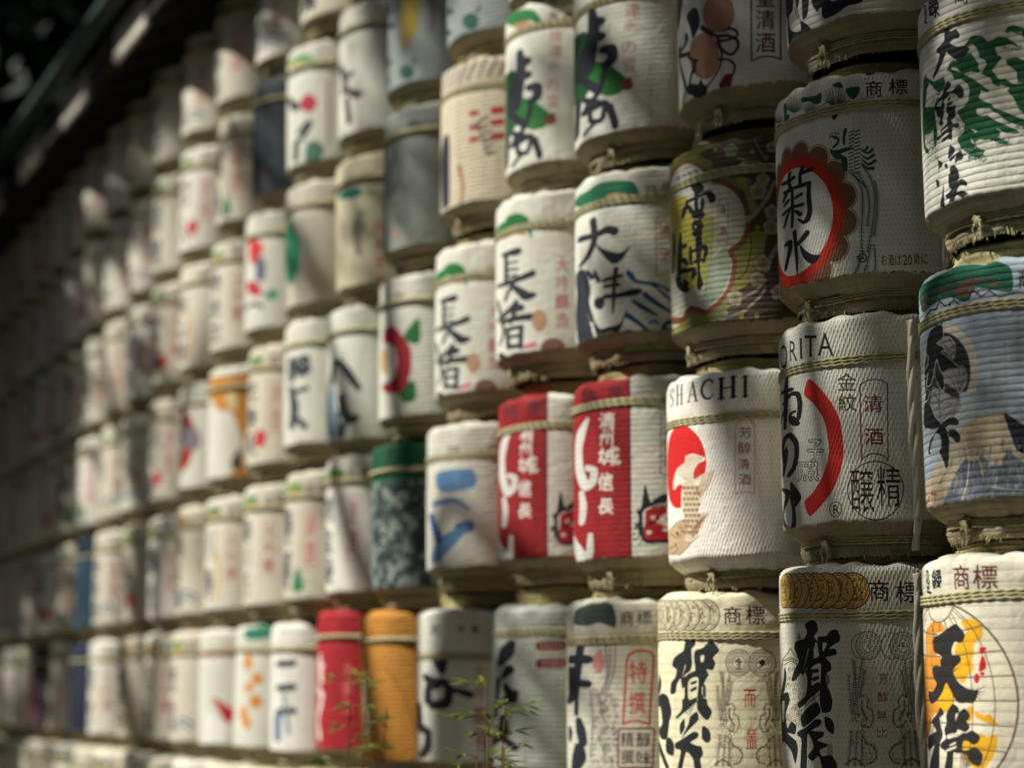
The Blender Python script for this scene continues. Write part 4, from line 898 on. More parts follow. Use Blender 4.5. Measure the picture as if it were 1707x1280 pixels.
def art_five(c):
    c.at(427, 780, 2.559); K = (34, 36, 40)
    c.t((70, 64, 84), '米', 750, 660, 795, 715); c.t((120, 84, 92), '特', 865, 665, 900, 705); c.t((120, 84, 92), '醸', 925, 665, 960, 705)
    for w, q in (([20, 50, 30], "760 800 790 820 800 860"), ([24, 40], "730 890 770 920"), ([30, 26, 26, 30, 34, 30], "740 990 745 930 800 910 830 940 820 1000 760 1010"), ([16, 20, 26], "830 940 870 950 920 965"), (22, "700 1010 705 1100"), ([30, 26, 30, 26], "715 1110 740 1130 735 1190 715 1220"), (16, "800 820 800 790")): c.s(K, w, q)
    for k, ch in enumerate('大吟醸酒'): c.t((176, 104, 100), ch, 935, 830+k*92, 985, 910+k*92)
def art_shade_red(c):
    c.a[:] = (176, 180, 170); c.at(427, 780, 2.559); R = (116, 52, 44)  # greenish grey base carries some of this barrel's shade in its colour
    for y in (760, 835): c.p(R, [1200, y-20, 1310, y-24, 1310, y+14, 1200, y+16], rough=2)
    for k in range(5): c.s((170, 140, 126), 5, [1215+k*20, 735, 1225+k*20, 855])
    K = (24, 26, 32)
    for w, q in (([30, 50, 24], "1085 750 1060 790 1040 830"), ([14, 34], "1050 890 1075 860"), ([20, 36], "1060 930 1090 980"), (24, "1040 1010 1100 960"), ([24, 40, 20], "1050 1060 1045 1130 1000 1170"), ([20, 24], "1040 1140 1100 1190"), (16, "1030 900 1020 1060")): c.s(K, w, q)
def art_gold_far(c):
    c.at(0, 0, 1); c.p((190, 128, 44), "340 636 360 628 415 626 414 700 405 760 414 800 366 806 372 795 398 778 404 740 388 690 360 680", rough=2); c.p((60, 48, 40), "385 770 398 745 402 775 392 785"); c.p((206, 190, 140), "376 660 390 655 394 680 382 682")
def art_redgrey(c):
    c.at(0, 0, 1); c.p((140, 30, 40), "303 680 312 685 326 712 318 720 304 712"); c.p((120, 112, 118), "306 712 330 716 336 740 322 752 306 746"); c.p((160, 40, 34), "303 752 322 748 318 770 303 788")
def art_checks(c):
    c.a[:] = (204, 192, 168); c.o = None
    for k in range(22): c.s((120, 116, 116), .011, [-.28+k*.04, .50, -.25+k*.04, .56], op=.9)
    c.at(560, 0, 5.02)
    for y in (960, 1075, 1180): c.p((160, 26, 40), [1110, y-26, 1190, y-38, 1190, y+4, 1110, y+18], True); 
    for y in (930, 1030, 1150): c.p((160, 26, 40), [1285, y-26, 1400, y-38, 1400, y+14, 1290, y+26], True)
    c.at(427, 0, 2.998)
    for k in range(6): c.s((70, 66, 72), 16, [1100+k*10, 620+k*30, 1160+k*6, 580+k*36], 8)
    c.s((150, 100, 60), 14, "1010 830 1030 950 1000 1100", 8); c.s((26, 30, 40), [24, 40, 30], "945 690 935 800 940 1020")
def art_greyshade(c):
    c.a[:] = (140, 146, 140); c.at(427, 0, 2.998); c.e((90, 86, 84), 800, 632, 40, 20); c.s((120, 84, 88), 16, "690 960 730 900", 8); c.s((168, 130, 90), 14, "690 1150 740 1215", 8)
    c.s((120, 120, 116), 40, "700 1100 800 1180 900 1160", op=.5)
def art_tealcrest(c):
    c.a[:] = (216, 208, 176); c.at(427, 0, 2.998); c.p((10, 116, 88), "415 985 420 955 470 930 525 935 525 970 480 985", rough=2); c.t((150, 110, 100), '特', 555, 940, 590, 975)
    c.s((150, 146, 130), [30, 40, 24], "520 1060 500 1140 510 1260"); 
    for k in range(4): c.t((196, 96, 96), '純米酒造'[k], 585, 1090+k*90, 635, 1170+k*90)
def art_greenarc(c):
    c.a[:] = (196, 190, 174); c.at(280, 100, 4.266); c.p((30, 132, 84), "835 1180 870 1160 900 1190 945 1300 950 1420 920 1540 880 1600 850 1560 845 1300"); c.s((170, 120, 120), 16, "800 1300 810 1500")
def art_redgreen(c):
    c.at(280, 380, 4.266); c.p((196, 50, 40), "590 95 640 85 690 130 670 200 640 260 600 250"); c.p((180, 44, 60), "570 400 640 380 680 470 600 480"); c.p((96, 104, 126), "640 240 690 210 710 300 690 380 640 360"); c.p((90, 150, 110), "690 480 760 430 800 470 750 520"); c.s((90, 100, 100), 24, "560 580 620 540 680 560")
def art_yellowstripe(c):
    c.a[:] = (144, 152, 150); c.at(560, 0, 5.02); c.p((156, 136, 46), "540 -200 690 -200 680 200 650 320 600 330 590 430 560 430 540 300", rough=3); c.e((12, 78, 62), 590, 610, 60, 62); c.s((60, 66, 74), 20, "640 540 660 500")
    for w, q in ((30, "430 0 440 120"), ([20, 40], "410 230 470 225"), (24, "430 520 450 540"), (26, "400 680 440 700")): c.s((40, 46, 56), w, q)
    c.s((128, 104, 120), 26, "790 -100 800 250")
def art_blackgrey(c):
    c.at(280, 100, 4.266); K = (66, 56, 56); crest(c, 1060, -120, 1200, -40, (60, 116, 76))
    for w, q in (([20, 34, 30], "1230 60 1260 140 1250 240"), ([20, 44], "1250 210 1350 250"), (30, "1290 120 1310 100"), (30, "1270 280 1290 440")): c.s(K, w, q, ) if False else c.s(K, w, q)
def art_redblob(c):
    c.at(280, 100, 4.266); crest(c, 865, -35, 1060, 50, (96, 150, 76), (200, 170, 96)); c.p((180, 44, 60), "950 290 1000 240 1050 260 1070 310 1030 370 960 350"); K = (40, 46, 54)
    for w, q in (([20, 40], "870 270 920 340"), ([24, 44, 30], "930 520 1010 450 960 560"), (34, "920 580 910 700")): c.s(K, w, q)
    c.p((66, 110, 84), "990 600 1060 570 1120 640 1060 720 980 720"); c.s((150, 110, 120), 14, "1150 150 1150 600")
def art_dark(c, col=(50, 60, 64), k2=(26, 30, 38)):
    c.a[:] = col; c.mottle(-9e3, -9e3, 9e3, 9e3, k2, .8, .03, .5) if False else None
    c.o = None
    for w, q in ((.03, [-.02, .4, .0, .3]), (.04, [.0, .25, .03, .16]), (.03, [.08, .36, .1, .24])): c.s(k2, w, q)
    c.s((120, 60, 80), .012, [.06, .16, .1, .12])

KAN = '寿鶴松竹梅泉正宗菊福千代白雪月桂富士山川天地人春秋花鳥風龍虎玉金銀万歳盛光輝'
CRESTED = {(7, 2), (8, 2), (10, 2), (9, 3), (10, 4), (11, 5), (13, 2), (16, 2), (15, 3), (12, 2), (16, 1), (12, 4), (14, 3), (9, 2)}
def gen_attr(seed, key):
    r = np.random.default_rng(seed*7+3); cr = int(r.choice(5, p=[.44, .12, .14, .14, .16]))
    return (0 if key in CRESTED else cr), r
def art_generic(c, seed, key):
    """a traditional print: crest and trade mark above the rope, a brushed name, a red side note"""
    c.o = None; cr, r = gen_attr(seed, key); v0 = .495
    if cr in (0, 1):
        col = [(24, 124, 58), (50, 136, 60), (10, 108, 70), (90, 146, 60)][r.integers(4)] if cr == 0 else (120, 60, 50)
        x0 = r.uniform(-.10, -.04); x1 = x0+r.uniform(.15, .20); c.p((178, 144, 100), [x0+.02, v0, x0+.05, v0+.02, x1-.03, v0+.025, x1-.02, v0+.005])
        c.p(col, [x0, v0, x0+.01, v0+.03, x0+.05, v0+.045, x0+.09, v0+.052, x1-.02, v0+.04, x1, v0+.01, x1-.03, v0+.022, x0+.07, v0+.02], rough=3)
    elif cr == 2: [c.e((150, 120, 60), -.1+.04*i, .51, .03) or c.e((80, 60, 40), -.1+.04*i, .51, .03, w=.003) for i in range(6)]
    elif cr == 3: c.text((110, 96, 92), '特撰', -.05, .535, .06, .49, 'bold', False)
    c.text((104, 84, 84), '商標', .14, .54, .25, .49, 'bold', False)
    nm = [KAN[r.integers(len(KAN))] for _ in range(2+int(r.integers(2)))]; n = len(nm); K = [(34, 36, 42), (62, 60, 66), (52, 58, 72)][r.integers(3)]
    h = .36/n; w = r.uniform(.10, .14)
    for i, ch in enumerate(nm): c.t(K, ch, -w/2, .45-h*i, w/2, .45-h*(i+.9), 'brush', op=r.uniform(.75, 1))
    rc = [(190, 70, 76), (170, 90, 90), (150, 60, 60)][r.integers(3)]
    if r.random() < .75: c.text(rc, '清酒' if r.random() < .5 else '大吟醸', .15, .42, .20, .20, 'bold', op=.9); c.s(rc, .003, [.14, .19, .14, .43, .21, .43, .21, .19, .14, .19], sharp=True)
    k = r.integers(6)
    if k == 0: c.e((186, 50, 44), .09, .18, .04)
    if k == 1: c.s((60, 92, 130), .012, [.06, .14, .12, .18, .2, .15]); c.s((60, 92, 130), .008, [.06, .11, .12, .15, .2, .12])
    if k == 2: c.s((200, 150, 60), .02, [.08, .12, .1, .22, .08, .34], op=.8)
    if k == 3: c.mottle(.02, .10, .24, .3, (150, 150, 146), .5, .01, .5) if c.o is not None else None
    if k == 4: c.p((60, 120, 80), [.07, .12, .11, .2, .15, .12, .11, .10])

# ---------------------------------------------------------------- geometry of a barrel
YC = 2.69594                       # the barrels' axis line, metres in front of the camera
Z0 = EYE-0.92                      # underside of the lowest row
SEG = 168
def wrap_geo(c, rz, t, seed, near=True):
    """the straw wrap: tucked and tied at the foot, straight body, gathered shoulder. c, rz, t: heights of foot edge, waist rope, shoulder"""
    r = random.Random(seed); nf = r.choice([7, 8, 9, 10]); ph = r.uniform(0, 6.28)
    zs = [0.0, .006, .014, c*.30, c*.38, c*.46, c*.54, c*.62, c*.74, c*.86, c*.95, c, c+.008, c+.02]
    z = c+.04
    step = .022 if near else .05
    while z < rz-.016: zs.append(z); z += step
    zs += [rz-.012, rz-.007, rz, rz+.007, rz+.012]
    z = rz+.024
    while z < t-.016: zs.append(z); z += .014
    zs += [t-.012, t-.004, t+.001, t+.006, t+.011, t+.015, t+.018, t+.020, t+.0205]
    V, UV, F = [], [], []
    a = [r.uniform(-1, 1) for _ in range(8)]; b = [r.uniform(0, 6.28) for _ in range(8)]
    seg = SEG if near else 64
    R0 = RAD
    def rad(z, th):
        k = ((th+ph) % (2*math.pi/nf))/(2*math.pi/nf)         # 0..1 inside a facet
        fac = math.cos(math.pi/nf)/math.cos((k-.5)*2*math.pi/nf)
        lump = sum(a[i]*math.sin((i+2)*th+b[i])*(.0011/(1+i*.3)) for i in range(5))
        if z <= c:
            q = z/c
            P = [(0, .212), (.08, .217), (.30, .220), (.40, .2155), (.47, .2145), (.56, .2215), (.70, .236), (.88, .253), (1.0, .2600)]
            for (x0, y0), (x1, y1) in zip(P, P[1:]):
                if x0 <= q <= x1: rr = y0+(y1-y0)*(q-x0)/(x1-x0); break
            w = max(0, 1-q)**.5
            rr = rr*(1-w+w*(.35+.65*fac))+.0
            pl = .0044*math.sin(th*23+3*math.sin(th*5+b[1]))*max(0, 1-abs(q-.5)*1.8)+.0035*max(0, math.sin(th*9+b[2]))*max(0, 1-abs(q-.25)*3)
            nt_ = 13+nf; sw = ((th*nt_/6.2832+b[0]) % 1.0); pl += .0075*(sw if sw < .8 else (1-sw)*4)*math.sin(math.pi*min(1, q))**.7*(.5+.5*math.sin(th*3+b[5])); gv = min(1, abs(q-.44)/.16); pl = pl*gv*gv
            return rr+pl+lump
        if z < t-.006:
            rr = R0-.0008*max(0, 1-(z-c)/.02)
            d = abs(z-rz)
            if d < .02: rr -= .0028*(1-(d/.02)**2)
            # slight bulge of the body
            rr += .0018*math.sin(math.pi*(z-c)/(t-c))-.0009
            if z > rz+.01: rr += .0014*math.sin(th*13+b[3])*min(1, (z-rz)/.05)
            return rr+lump
        P = [(-.006, 0.2612), (.001, .2592), (.006, .2550), (.011, .2470), (.015, .234), (.018, .212), (.020, .16), (.0206, .02)]
        d = z-t
        for (x0, y0), (x1, y1) in zip(P, P[1:]):
            if x0 <= d <= x1+1e-9: rr = y0+(y1-y0)*(d-x0)/(x1-x0); break
        else: rr = .02
        return rr+lump*.5+.003*math.sin(th*17+b[4]+2*math.sin(3*th))*min(1, (d+.006)/.02)*(rr/.26)
    for z in zs:
        for i in range(seg+1):
            th = (i/seg*2-1)*math.pi
            # th measured from the front (-Y), positive to +X
            rr = rad(z, th)
            k = ((th+ph) % (2*math.pi/nf))/(2*math.pi/nf)
            zz = z
            if c*.6 < z < c+.03: zz += -.006*math.sin(math.pi*k)*max(0, 1-abs(z-c)/.04)
            if z > t: zz += (.0035*math.sin(th*6+b[5])+.0035*math.sin(th*15+b[6])+.002*math.sin(th*27+b[0]))*min(1, (z-t)/.012)*(rr/.26)
            V.append((rr*math.sin(th), -rr*math.cos(th), zz)); UV.append((th*R0, z))
    n = seg+1
    for j in range(len(zs)-1):
        for i in range(seg): F.append((j*n+i, j*n+i+1, (j+1)*n+i+1, (j+1)*n+i))
    return V, F, UV
def rope_profile(r, lobes=2, m=10):
    return [((r*(1+.22*math.cos(lobes*k/m*6.283)))*math.cos(k/m*6.283), (r*(1+.22*math.cos(lobes*k/m*6.283)))*math.sin(k/m*6.283)) for k in range(m)]
def ring_rope(V, F, R, z, strands, r, near, sag=0, seed=0):
    rr = random.Random(seed); b = [rr.uniform(0, 6.28) for _ in range(4)]
    n = 620 if near else 90
    for s in range(strands):
        path = []
        for i in range(n):
            th = i/n*2*math.pi
            zz = z+(s-(strands-1)/2)*r*2.02+.0022*math.sin(th*2+b[0])+.0016*math.sin(th*5+b[1]+s*.4)+sag*math.cos(th+b[2])
            q = R+r*.75+(.0006*math.sin(th*9+b[3]+s))
            path.append((q*math.sin(th), -q*math.cos(th), zz))
        if near: sweep(V, F, path, rope_profile(r), closed=True, twist=0)
        else: sweep(V, F, path, rope_profile(r, 0, 6), closed=True)
    return V, F
def twist_ring(V, F, R, z, strands, r, seed, amp=1.0):
    """ring of two-ply cord: helically lobed section, whole turns round the barrel"""
    rr = random.Random(seed); b = [rr.uniform(0, 6.28) for _ in range(4)]
    n, m = 540, 10; turns = 66
    for s in range(strands):
        base = len(V); ph = rr.uniform(0, 6)
        for i in range(n):
            th = i/n*2*math.pi; tw = th*turns+ph
            zz = z+(s-(strands-1)/2)*r*1.98+amp*(.0020*math.sin(th*2+b[0])+.0010*math.sin(th*5+b[1])); q = R+r*.8
            for k in range(m):
                al = k/m*2*math.pi; w = r*(1+.24*math.cos(2*al-tw))*.93
                x = q+w*math.cos(al); V.append((x*math.sin(th), -x*math.cos(th), zz+w*math.sin(al)))
        for i in range(n):
            j = (i+1) % n; off = 0
            if j == 0: off = 0          # an even number of half turns closes on itself
            for k in range(m):
                l = (k+1) % m; F.append((base+i*m+k, base+j*m+k, base+j*m+l, base+i*m+l))
    return V, F
def lid_geo(near, seed=0):
    """the rolled straw pad on top: stacked coils with sewn blocks"""
    V, UV, F = [], [], []; n = 96 if near else 40
    P = [(.02, .0), (.150, .0), (.172, .002), (.184, .008), (.187, .0135), (.182, .0185), (.187, .0235), (.188, .030), (.182, .036), (.186, .041), (.182, .047), (.168, .052), (.12, .054), (.02, .055)]
    r = random.Random(seed); b = [r.uniform(0, 6.28) for _ in range(4)]
    for q, z in P:
        for i in range(n+1):
            th = i/n*2*math.pi; g = 1-.035*max(0, math.cos(th*9+b[0]))**12
            rr = q*g+.0022*math.sin(th*7+b[1]+z*80); V.append((rr*math.sin(th), -rr*math.cos(th), z+.0025*math.sin(th*5+b[2]))); UV.append((th*.18, z+q*.3))
    m = n+1
    for j in range(len(P)-1):
        for i in range(n): F.append((j*m+i, j*m+i+1, (j+1)*m+i+1, (j+1)*m+i))
    return V, F, UV
def tie_geo(c, rz, t, th, seed):
    """loose upright cord down the flank, bound at waist and foot"""
    r = random.Random(seed); V, F = [], []
    def P(th, z, off=.010):
        R = RAD if z > c else .218+(z/c)*(RAD-.218)
        return ((R+off)*math.sin(th), -(R+off)*math.cos(th), z)
    for s in range(3):
        path = []; n = 70
        for i in range(n):
            z = .012+(t-.01-.012)*i/(n-1); a = i*.21+s*2.09; k = .0052
            squeeze = 1-.45*math.exp(-((z-rz)/.02)**2)-.45*math.exp(-((z-c*.6)/.02)**2)
            x, y, zz = P(th+.012*math.sin(i*.08+s), z, .009+k*squeeze*math.cos(a)); tx, ty = math.cos(th), math.sin(th)
            path.append((x+tx*k*squeeze*math.sin(a), y+ty*k*squeeze*math.sin(a), zz))
        sweep(V, F, path, rope_profile(.0048, 0, 7))
    return V, F
def knot_geo(seed):
    """cord lashed upright round the foot rope, with two hanging ends"""
    V, F = [], []; r = random.Random(seed); n = 70; path = []
    for i in range(n):
        a = i/(n-1)*2*math.pi*4.0; path.append((-.012+.024*i/(n-1)+.0012*math.sin(a*.5), -.002-.0115*math.cos(a), .0150*math.sin(a)))
    sweep(V, F, path, rope_profile(.0031, 0, 7))
    for s in (-1, 1):
        path = [(s*.008+s*.004*math.sin(k*.5)+.004*k/10*s, -.012-.003*math.sin(k*.7), -.010-.045*k/10) for k in range(11)]
        sweep(V, F, path, rope_profile(.0026, 0, 6))
    return V, F
def fringe_geo(seed):
    """cut straw ends below the tied neck"""
    V, F = [], []; r = random.Random(seed)
    for i in range(260):
        th = r.uniform(-math.pi, math.pi); R = r.uniform(.202, .215); w = r.uniform(.0008, .0018); l = r.uniform(.004, .016); d = r.uniform(-.006, .006)
        s, c = math.sin(th), math.cos(th); b = len(V); tx, ty = c*w, s*w
        x, y = R*s, -R*c; x2, y2 = (R+r.uniform(-.004, .010))*math.sin(th+d*3), -(R+r.uniform(-.004, .010))*math.cos(th+d*3)
        V += [(x-tx, y-ty, .012), (x+tx, y+ty, .012), (x2+tx*.4, y2+ty*.4, .006-l), (x2-tx*.4, y2-ty*.4, .006-l), (x*.985, y*.985, .012)]
        F += [(b, b+1, b+2, b+3), (b, b+3, b+4), (b+1, b+4, b+2)]
    return V, F

def straw_mat(name, col, col2, sx=300, sz=40, bump=.6):
    m, nt, b = new_mat(name); tc = N(nt, 'ShaderNodeTexCoord'); mp = N(nt, 'ShaderNodeMapping'); mp.inputs['Scale'].default_value = (sx, sx, sz); nt.links.new(tc.outputs['Object'], mp.inputs[0])
    n = noise(nt, mp.outputs[0], 1.0, 3); n2 = noise(nt, tc.outputs['Object'], 14, 2)
    f = M(nt, 'ADD', M(nt, 'MULTIPLY', n, .8), M(nt, 'MULTIPLY', n2, .5)); mr = N(nt, 'ShaderNodeMapRange'); mr.inputs[1].default_value = .4; mr.inputs[2].default_value = .85; nt.links.new(f, mr.inputs[0])
    nt.links.new(mixc(nt, mr.outputs[0], lin(col2), lin(col)), b.inputs['Base Color']); b.inputs['Roughness'].default_value = .7
    bp = N(nt, 'ShaderNodeBump', i_Strength=bump, i_Distance=.0015); nt.links.new(n, bp.inputs['Height']); nt.links.new(bp.outputs[0], b.inputs['Normal'])
    return m
ROPE = straw_mat('straw_cord', (186, 178, 138), (116, 110, 76), 500, 500)
ROPE2 = straw_mat('pale_hemp_cord', (228, 222, 206), (178, 170, 146), 420, 120)
LID = straw_mat('rolled_straw', (186, 176, 126), (128, 116, 70), 260, 60, .8)

# every barrel's axis along the wall (row by row, first entry just outside the frame on the right)
ROWX = {
0: [-2.636-.5459*i for i in range(26)],
1: [-2.664, -3.21, -3.762, -4.35, -4.89, -5.417, -6.028, -6.555, -7.082, -7.666, -8.193, -8.72, -9.247, -9.776, -10.365, -11.02, -11.58, -12.21, -12.77, -13.35, -13.928, -14.481, -15.034, -15.587, -16.14, -16.693],
2: [-2.639, -3.185, -3.74, -4.29, -4.841, -5.388, -5.948, -6.475, -7.002, -7.529, -8.091, -8.692, -9.219, -9.748, -10.336, -10.99, -11.517, -12.06, -12.61, -13.16, -13.71, -14.26, -14.81, -15.362, -15.915, -16.468],
3: [-2.609, -3.155, -3.735, -4.262, -4.83, -5.376, -5.903, -6.43, -7.009, -7.536, -8.063, -8.695, -9.222, -9.793, -10.458, -10.985, -11.512, -12.039, -12.592, -13.145, -13.698, -14.251, -14.804, -15.357, -15.91, -16.463],
4: [-2.584, -3.13, -3.676, -4.203, -4.807, -5.334, -5.861, -6.388, -6.915, -7.548, -8.116, -8.697, -9.26, -9.8, -10.397, -10.924, -11.451, -11.979, -12.532, -13.085, -13.638, -14.191, -14.744, -15.297, -15.85, -16.403],
5: [-2.544, -3.09, -3.636, -4.182, -4.728, -5.274, -5.82, -6.388, -6.915, -7.55, -8.077, -8.666, -9.321, -9.874, -10.427, -10.98, -11.533, -12.086, -12.639, -13.192, -13.745, -14.298, -14.851, -15.404, -15.957, -16.51],
6: [-2.524, -3.07, -3.616, -4.162, -4.708, -5.254, -5.8, -6.346, -6.892, -7.438, -8.036, -8.7, -9.3, -9.9, -10.5, -11.083, -11.636, -12.189, -12.742, -13.295, -13.848, -14.401, -14.954, -15.507, -16.06, -16.613]}
# measured heights above each row's base: foot edge, waist rope, shoulder
MARK = {(0,1): (.10,.503,.570), (0,2): (.094,.477,.562), (0,3): (.110,.487,.562), (1,1): (.085,.481,.580), (1,2): (.089,.449,.541), (1,3): (.045,.433,.505), (1,4): (.040,.44,.50),
(2,1): (.07,.450,.544), (2,2): (.046,.391,.496), (2,3): (.030,.413,.488), (2,4): (.025,.42,.49), (3,1): (.08,.450,.548), (3,2): (.076,.500,.558), (3,3): (.099,.474,.552), (3,4): (.070,.46,.545),
(4,1): (.09,.488,.550), (4,2): (.109,.503,.587), (4,3): (.132,.520,.615), (4,4): (.113,.549,.625), (5,1): (.086,.424,.562), (5,2): (.112,.476,.568), (5,3): (.083,.465,.568), (5,4): (.11,.50,.59), (5,5): (.09, .48, .56),
(6,3): (.075,.516,.580), (6,4): (.073,.48,.566), (7,1): (.098,.49,.574), (7,2): (.089,.48,.565), (7,3): (.055,.46,.548), (7,4): (.04,.44,.54), (7,5): (.04,.44,.54), (8,3): (.10,.50,.58), (8,4): (.075,.47,.56)}
DEF = (.074, .488, .574)
SHIFT = {k: v[0]-.078 for k, v in MARK.items()}
MARK = {k: (.078, v[1]-SHIFT[k], v[2]-SHIFT[k]) for k, v in MARK.items()}
ART = {  # (column from the right, row from the bottom): painter, weave, label
(0,3): (art_daisekkei, 'rib', "white barrel painted with a green mountain gorge and three black characters"),
(1,3): (art_kikusui, 'wave', "barrel with an orange-ringed white chrysanthemum disc and a green phoenix"),
(2,3): (art_secchubai, 'rib', "olive and brown barrel painted with white plum blossoms around a pale panel"),
(2,2): (art_shachi, 'wave', "white barrel with a red sun, a leaping tiled-roof fish and roman letters"),
(1,2): (art_nenohi, 'wave', "cream barrel with a thick red arc beside black kana and a round seal"),
(0,2): (art_aoi, 'rib', "pale blue barrel with a dark mallow-leaf crest above a painted mountain"),
(0,1): (art_tenkyo, 'plait', "cream barrel with a yellow globe behind heavy black characters"),
(1,1): (art_gold, 'wave', "barrel with a row of gold coins above its rope and black brushed characters"),
(2,1): (art_silver, 'plait', "straw-yellow barrel with outlined coins and red seal characters between engraved birds"),
(1,4): (art_matsu, 'rib', "barrel at the top edge with broad black brushwork and a tan tucked foot"),
(2,4): (art_gourd, 'wave', "barrel with two brown gourds tied by a dark red cord"),
(3,4): (art_shida, 'rib', "larger barrel with a bright green diamond under black script, top row"),
(3,3): (art_oumi, 'rib', "white barrel with black script over dark blue waves"),
(3,2): (art_redband, 'rib', "nearer barrel with a wide red band and a red masked head"),
(3,1): (art_tokusen, 'rib', "grey-crested barrel with a red cartouche over a square four-character stamp"),
(4,3): (art_choja, 'rib', "barrel with black three-character name, pink column and brown spots, nearer of the pair"),
(4,1): (art_shade_red, 'flat', "plain greenish grey barrel in shade with a small rust-red emblem"),
(5,1): (art_five, 'flat', "cream barrel with black ring-like brush character behind the tall green sprig"),
(6,3): (art_camellia, 'flat', "barrel with a red camellia ring and two dark green leaves"),
(7,3): (art_yahata, 'flat', "cream barrel with two black diverging strokes and a pale blue patch"),
(8,3): (art_yanagi, 'flat', "cream barrel with grey black two-character name, left of the diverging strokes"),
(5,2): (art_blue, 'flat', "off-white barrel with loose sky-blue brush strokes"),
(6,2): (art_teal, 'flat', "dark teal barrel covered in mottled leafage under a green top"),
(6,1): (art_ochre, 'flat', "ochre yellow barrel with a white brushed column"),
(7,1): (art_red, 'flat', "solid red barrel with white brush marks"),
(8,1): (art_bars, 'flat', "white barrel with three short dark bars"),
(9,1): (art_orange, 'flat', "cream barrel with an orange flower spray"),
(10,1): (art_pink, 'flat', "white barrel with a pink top band and a red wedge"),
(10,3): (art_gold_far, 'flat', "barrel with a large ochre gold figure"),
(11,3): (art_redgrey, 'flat', "barrel with a crimson and grey angular emblem"),
(5,4): (art_checks, 'flat', "barrel with red squares and slanting dark hatching around its top"),
(6,4): (art_greyshade, 'flat', "dull grey barrel in shade with a thin brown curve"),
(7,4): (art_tealcrest, 'flat', "sunlit cream barrel with a teal green bar and a pink column"),
(8,4): (art_greenarc, 'flat', "plain barrel with a rounded emerald green edge shape"),
(9,4): (art_redgreen, 'flat', "barrel with a red and slate swirl"),
(6,5): (art_yellowstripe, 'flat', "grey-blue barrel with a yellow stripe and a dark green disc, left one of the pair"),
(7,5): (art_blackgrey, 'flat', "barrel with a soft grey-black brushed name below a faint green crest"),
(8,5): (art_redblob, 'flat', "barrel with a small crimson blossom and a dark green patch"),
}
SAME = {(4,2): ((3,2), "farther barrel with a wide red band and a red masked head"), (4,4): ((3,4), "smaller barrel with a bright green diamond under black script"),
(5,3): ((4,3), "barrel with black three-character name, pink column and brown spots, farther of the pair"), (5,5): ((6,5), "grey-blue barrel with a yellow stripe and a dark green disc, right one of the pair")}
ORD = ['first', 'second', 'third', 'fourth', 'fifth', 'sixth', 'seventh', 'eighth', 'ninth', 'tenth', 'eleventh', 'twelfth', 'thirteenth', 'fourteenth', 'fifteenth', 'sixteenth', 'seventeenth', 'eighteenth', 'nineteenth', 'twentieth', 'twenty-first', 'twenty-second', 'twenty-third', 'twenty-fourth', 'twenty-fifth', 'twenty-sixth']

def on_frame(P):
    d = np.array(P)-C0; z = d@FW
    return 853.5+FPX*(d@RT)/z, 640-FPX*(d@UPV)/z, z

TWIST = twist_ring([], [], RAD-.0030, 0, 3, .0037, 5)
twist_me = bpy.data.meshes.new('waist_rope'); twist_me.from_pydata(TWIST[0], [], TWIST[1]); twist_me.materials.append(ROPE); twist_me.polygons.foreach_set('use_smooth', [True]*len(twist_me.polygons))
FOOT = twist_ring([], [], .2155, 0, 3, .0031, 8, 1.6)
foot_me = bpy.data.meshes.new('foot_rope'); foot_me.from_pydata(FOOT[0], [], FOOT[1]); foot_me.materials.append(ROPE); foot_me.polygons.foreach_set('use_smooth', [True]*len(foot_me.polygons))
def mk_me(name, V, F, mat, UV=None):
    o = mesh_obj(name, V, F, mat, uvs=UV); me = o.data; bpy.data.objects.remove(o); return me
FARW = []
for k in range(4):
    v, f, uv = wrap_geo(*DEF, 40+k, near=False); FARW.append(mk_me('wrap', v, f, ROPE, uv))
fv, ff = ring_rope([], [], RAD-.003, 0, 1, .0075, False, seed=3); far_rope = mk_me('waist_rope', fv, ff, ROPE)
fv, ff = ring_rope([], [], .2155, 0, 1, .0075, False, seed=4); far_foot = mk_me('foot_rope', fv, ff, ROPE)
lids = [mk_me('straw_lid', *(lambda g: (g[0], g[1], LID, g[2]))(lid_geo(True, k))) for k in range(3)]
lids_far = mk_me('straw_lid', *(lambda g: (g[0], g[1], LID, g[2]))(lid_geo(False, 5)))
fringe_me = mk_me('straw_fringe', *fringe_geo(3), LID)
knots = [mk_me('knot', *knot_geo(k), ROPE) for k in range(2)]

MATS = {}
def print_mat(key, col, row, place):
    if key in MATS: return MATS[key]
    near = col <= 5 and key in ART
    sd = abs(col*31+row*7)+1
    gen = [(212, 207, 190), (205, 198, 178), (218, 214, 202), (196, 190, 172), (208, 201, 184)][sd % 5]
    if key in ART:
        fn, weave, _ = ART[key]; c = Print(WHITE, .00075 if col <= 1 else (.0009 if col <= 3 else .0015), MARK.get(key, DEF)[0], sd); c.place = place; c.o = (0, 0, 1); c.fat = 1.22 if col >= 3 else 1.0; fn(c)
    else:
        c = Print(gen, .002, DEF[0], sd); c.place = place
        dark = {(9, 5): (46, 54, 60), (15, 1): (34, 42, 66), (15, 2): (28, 62, 80), (17, 1): (60, 50, 56)}.get(key)
        if dark: art_dark(c, dark)
        else: art_generic(c, sd, key)
        if key == (17, 1): c.o = None; c.s((170, 30, 44), .03, [.02, .1, .02, .36])
        weave = 'rib'
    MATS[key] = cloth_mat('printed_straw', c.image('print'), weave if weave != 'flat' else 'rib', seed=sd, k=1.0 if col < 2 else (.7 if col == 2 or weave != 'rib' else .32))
    return MATS[key]

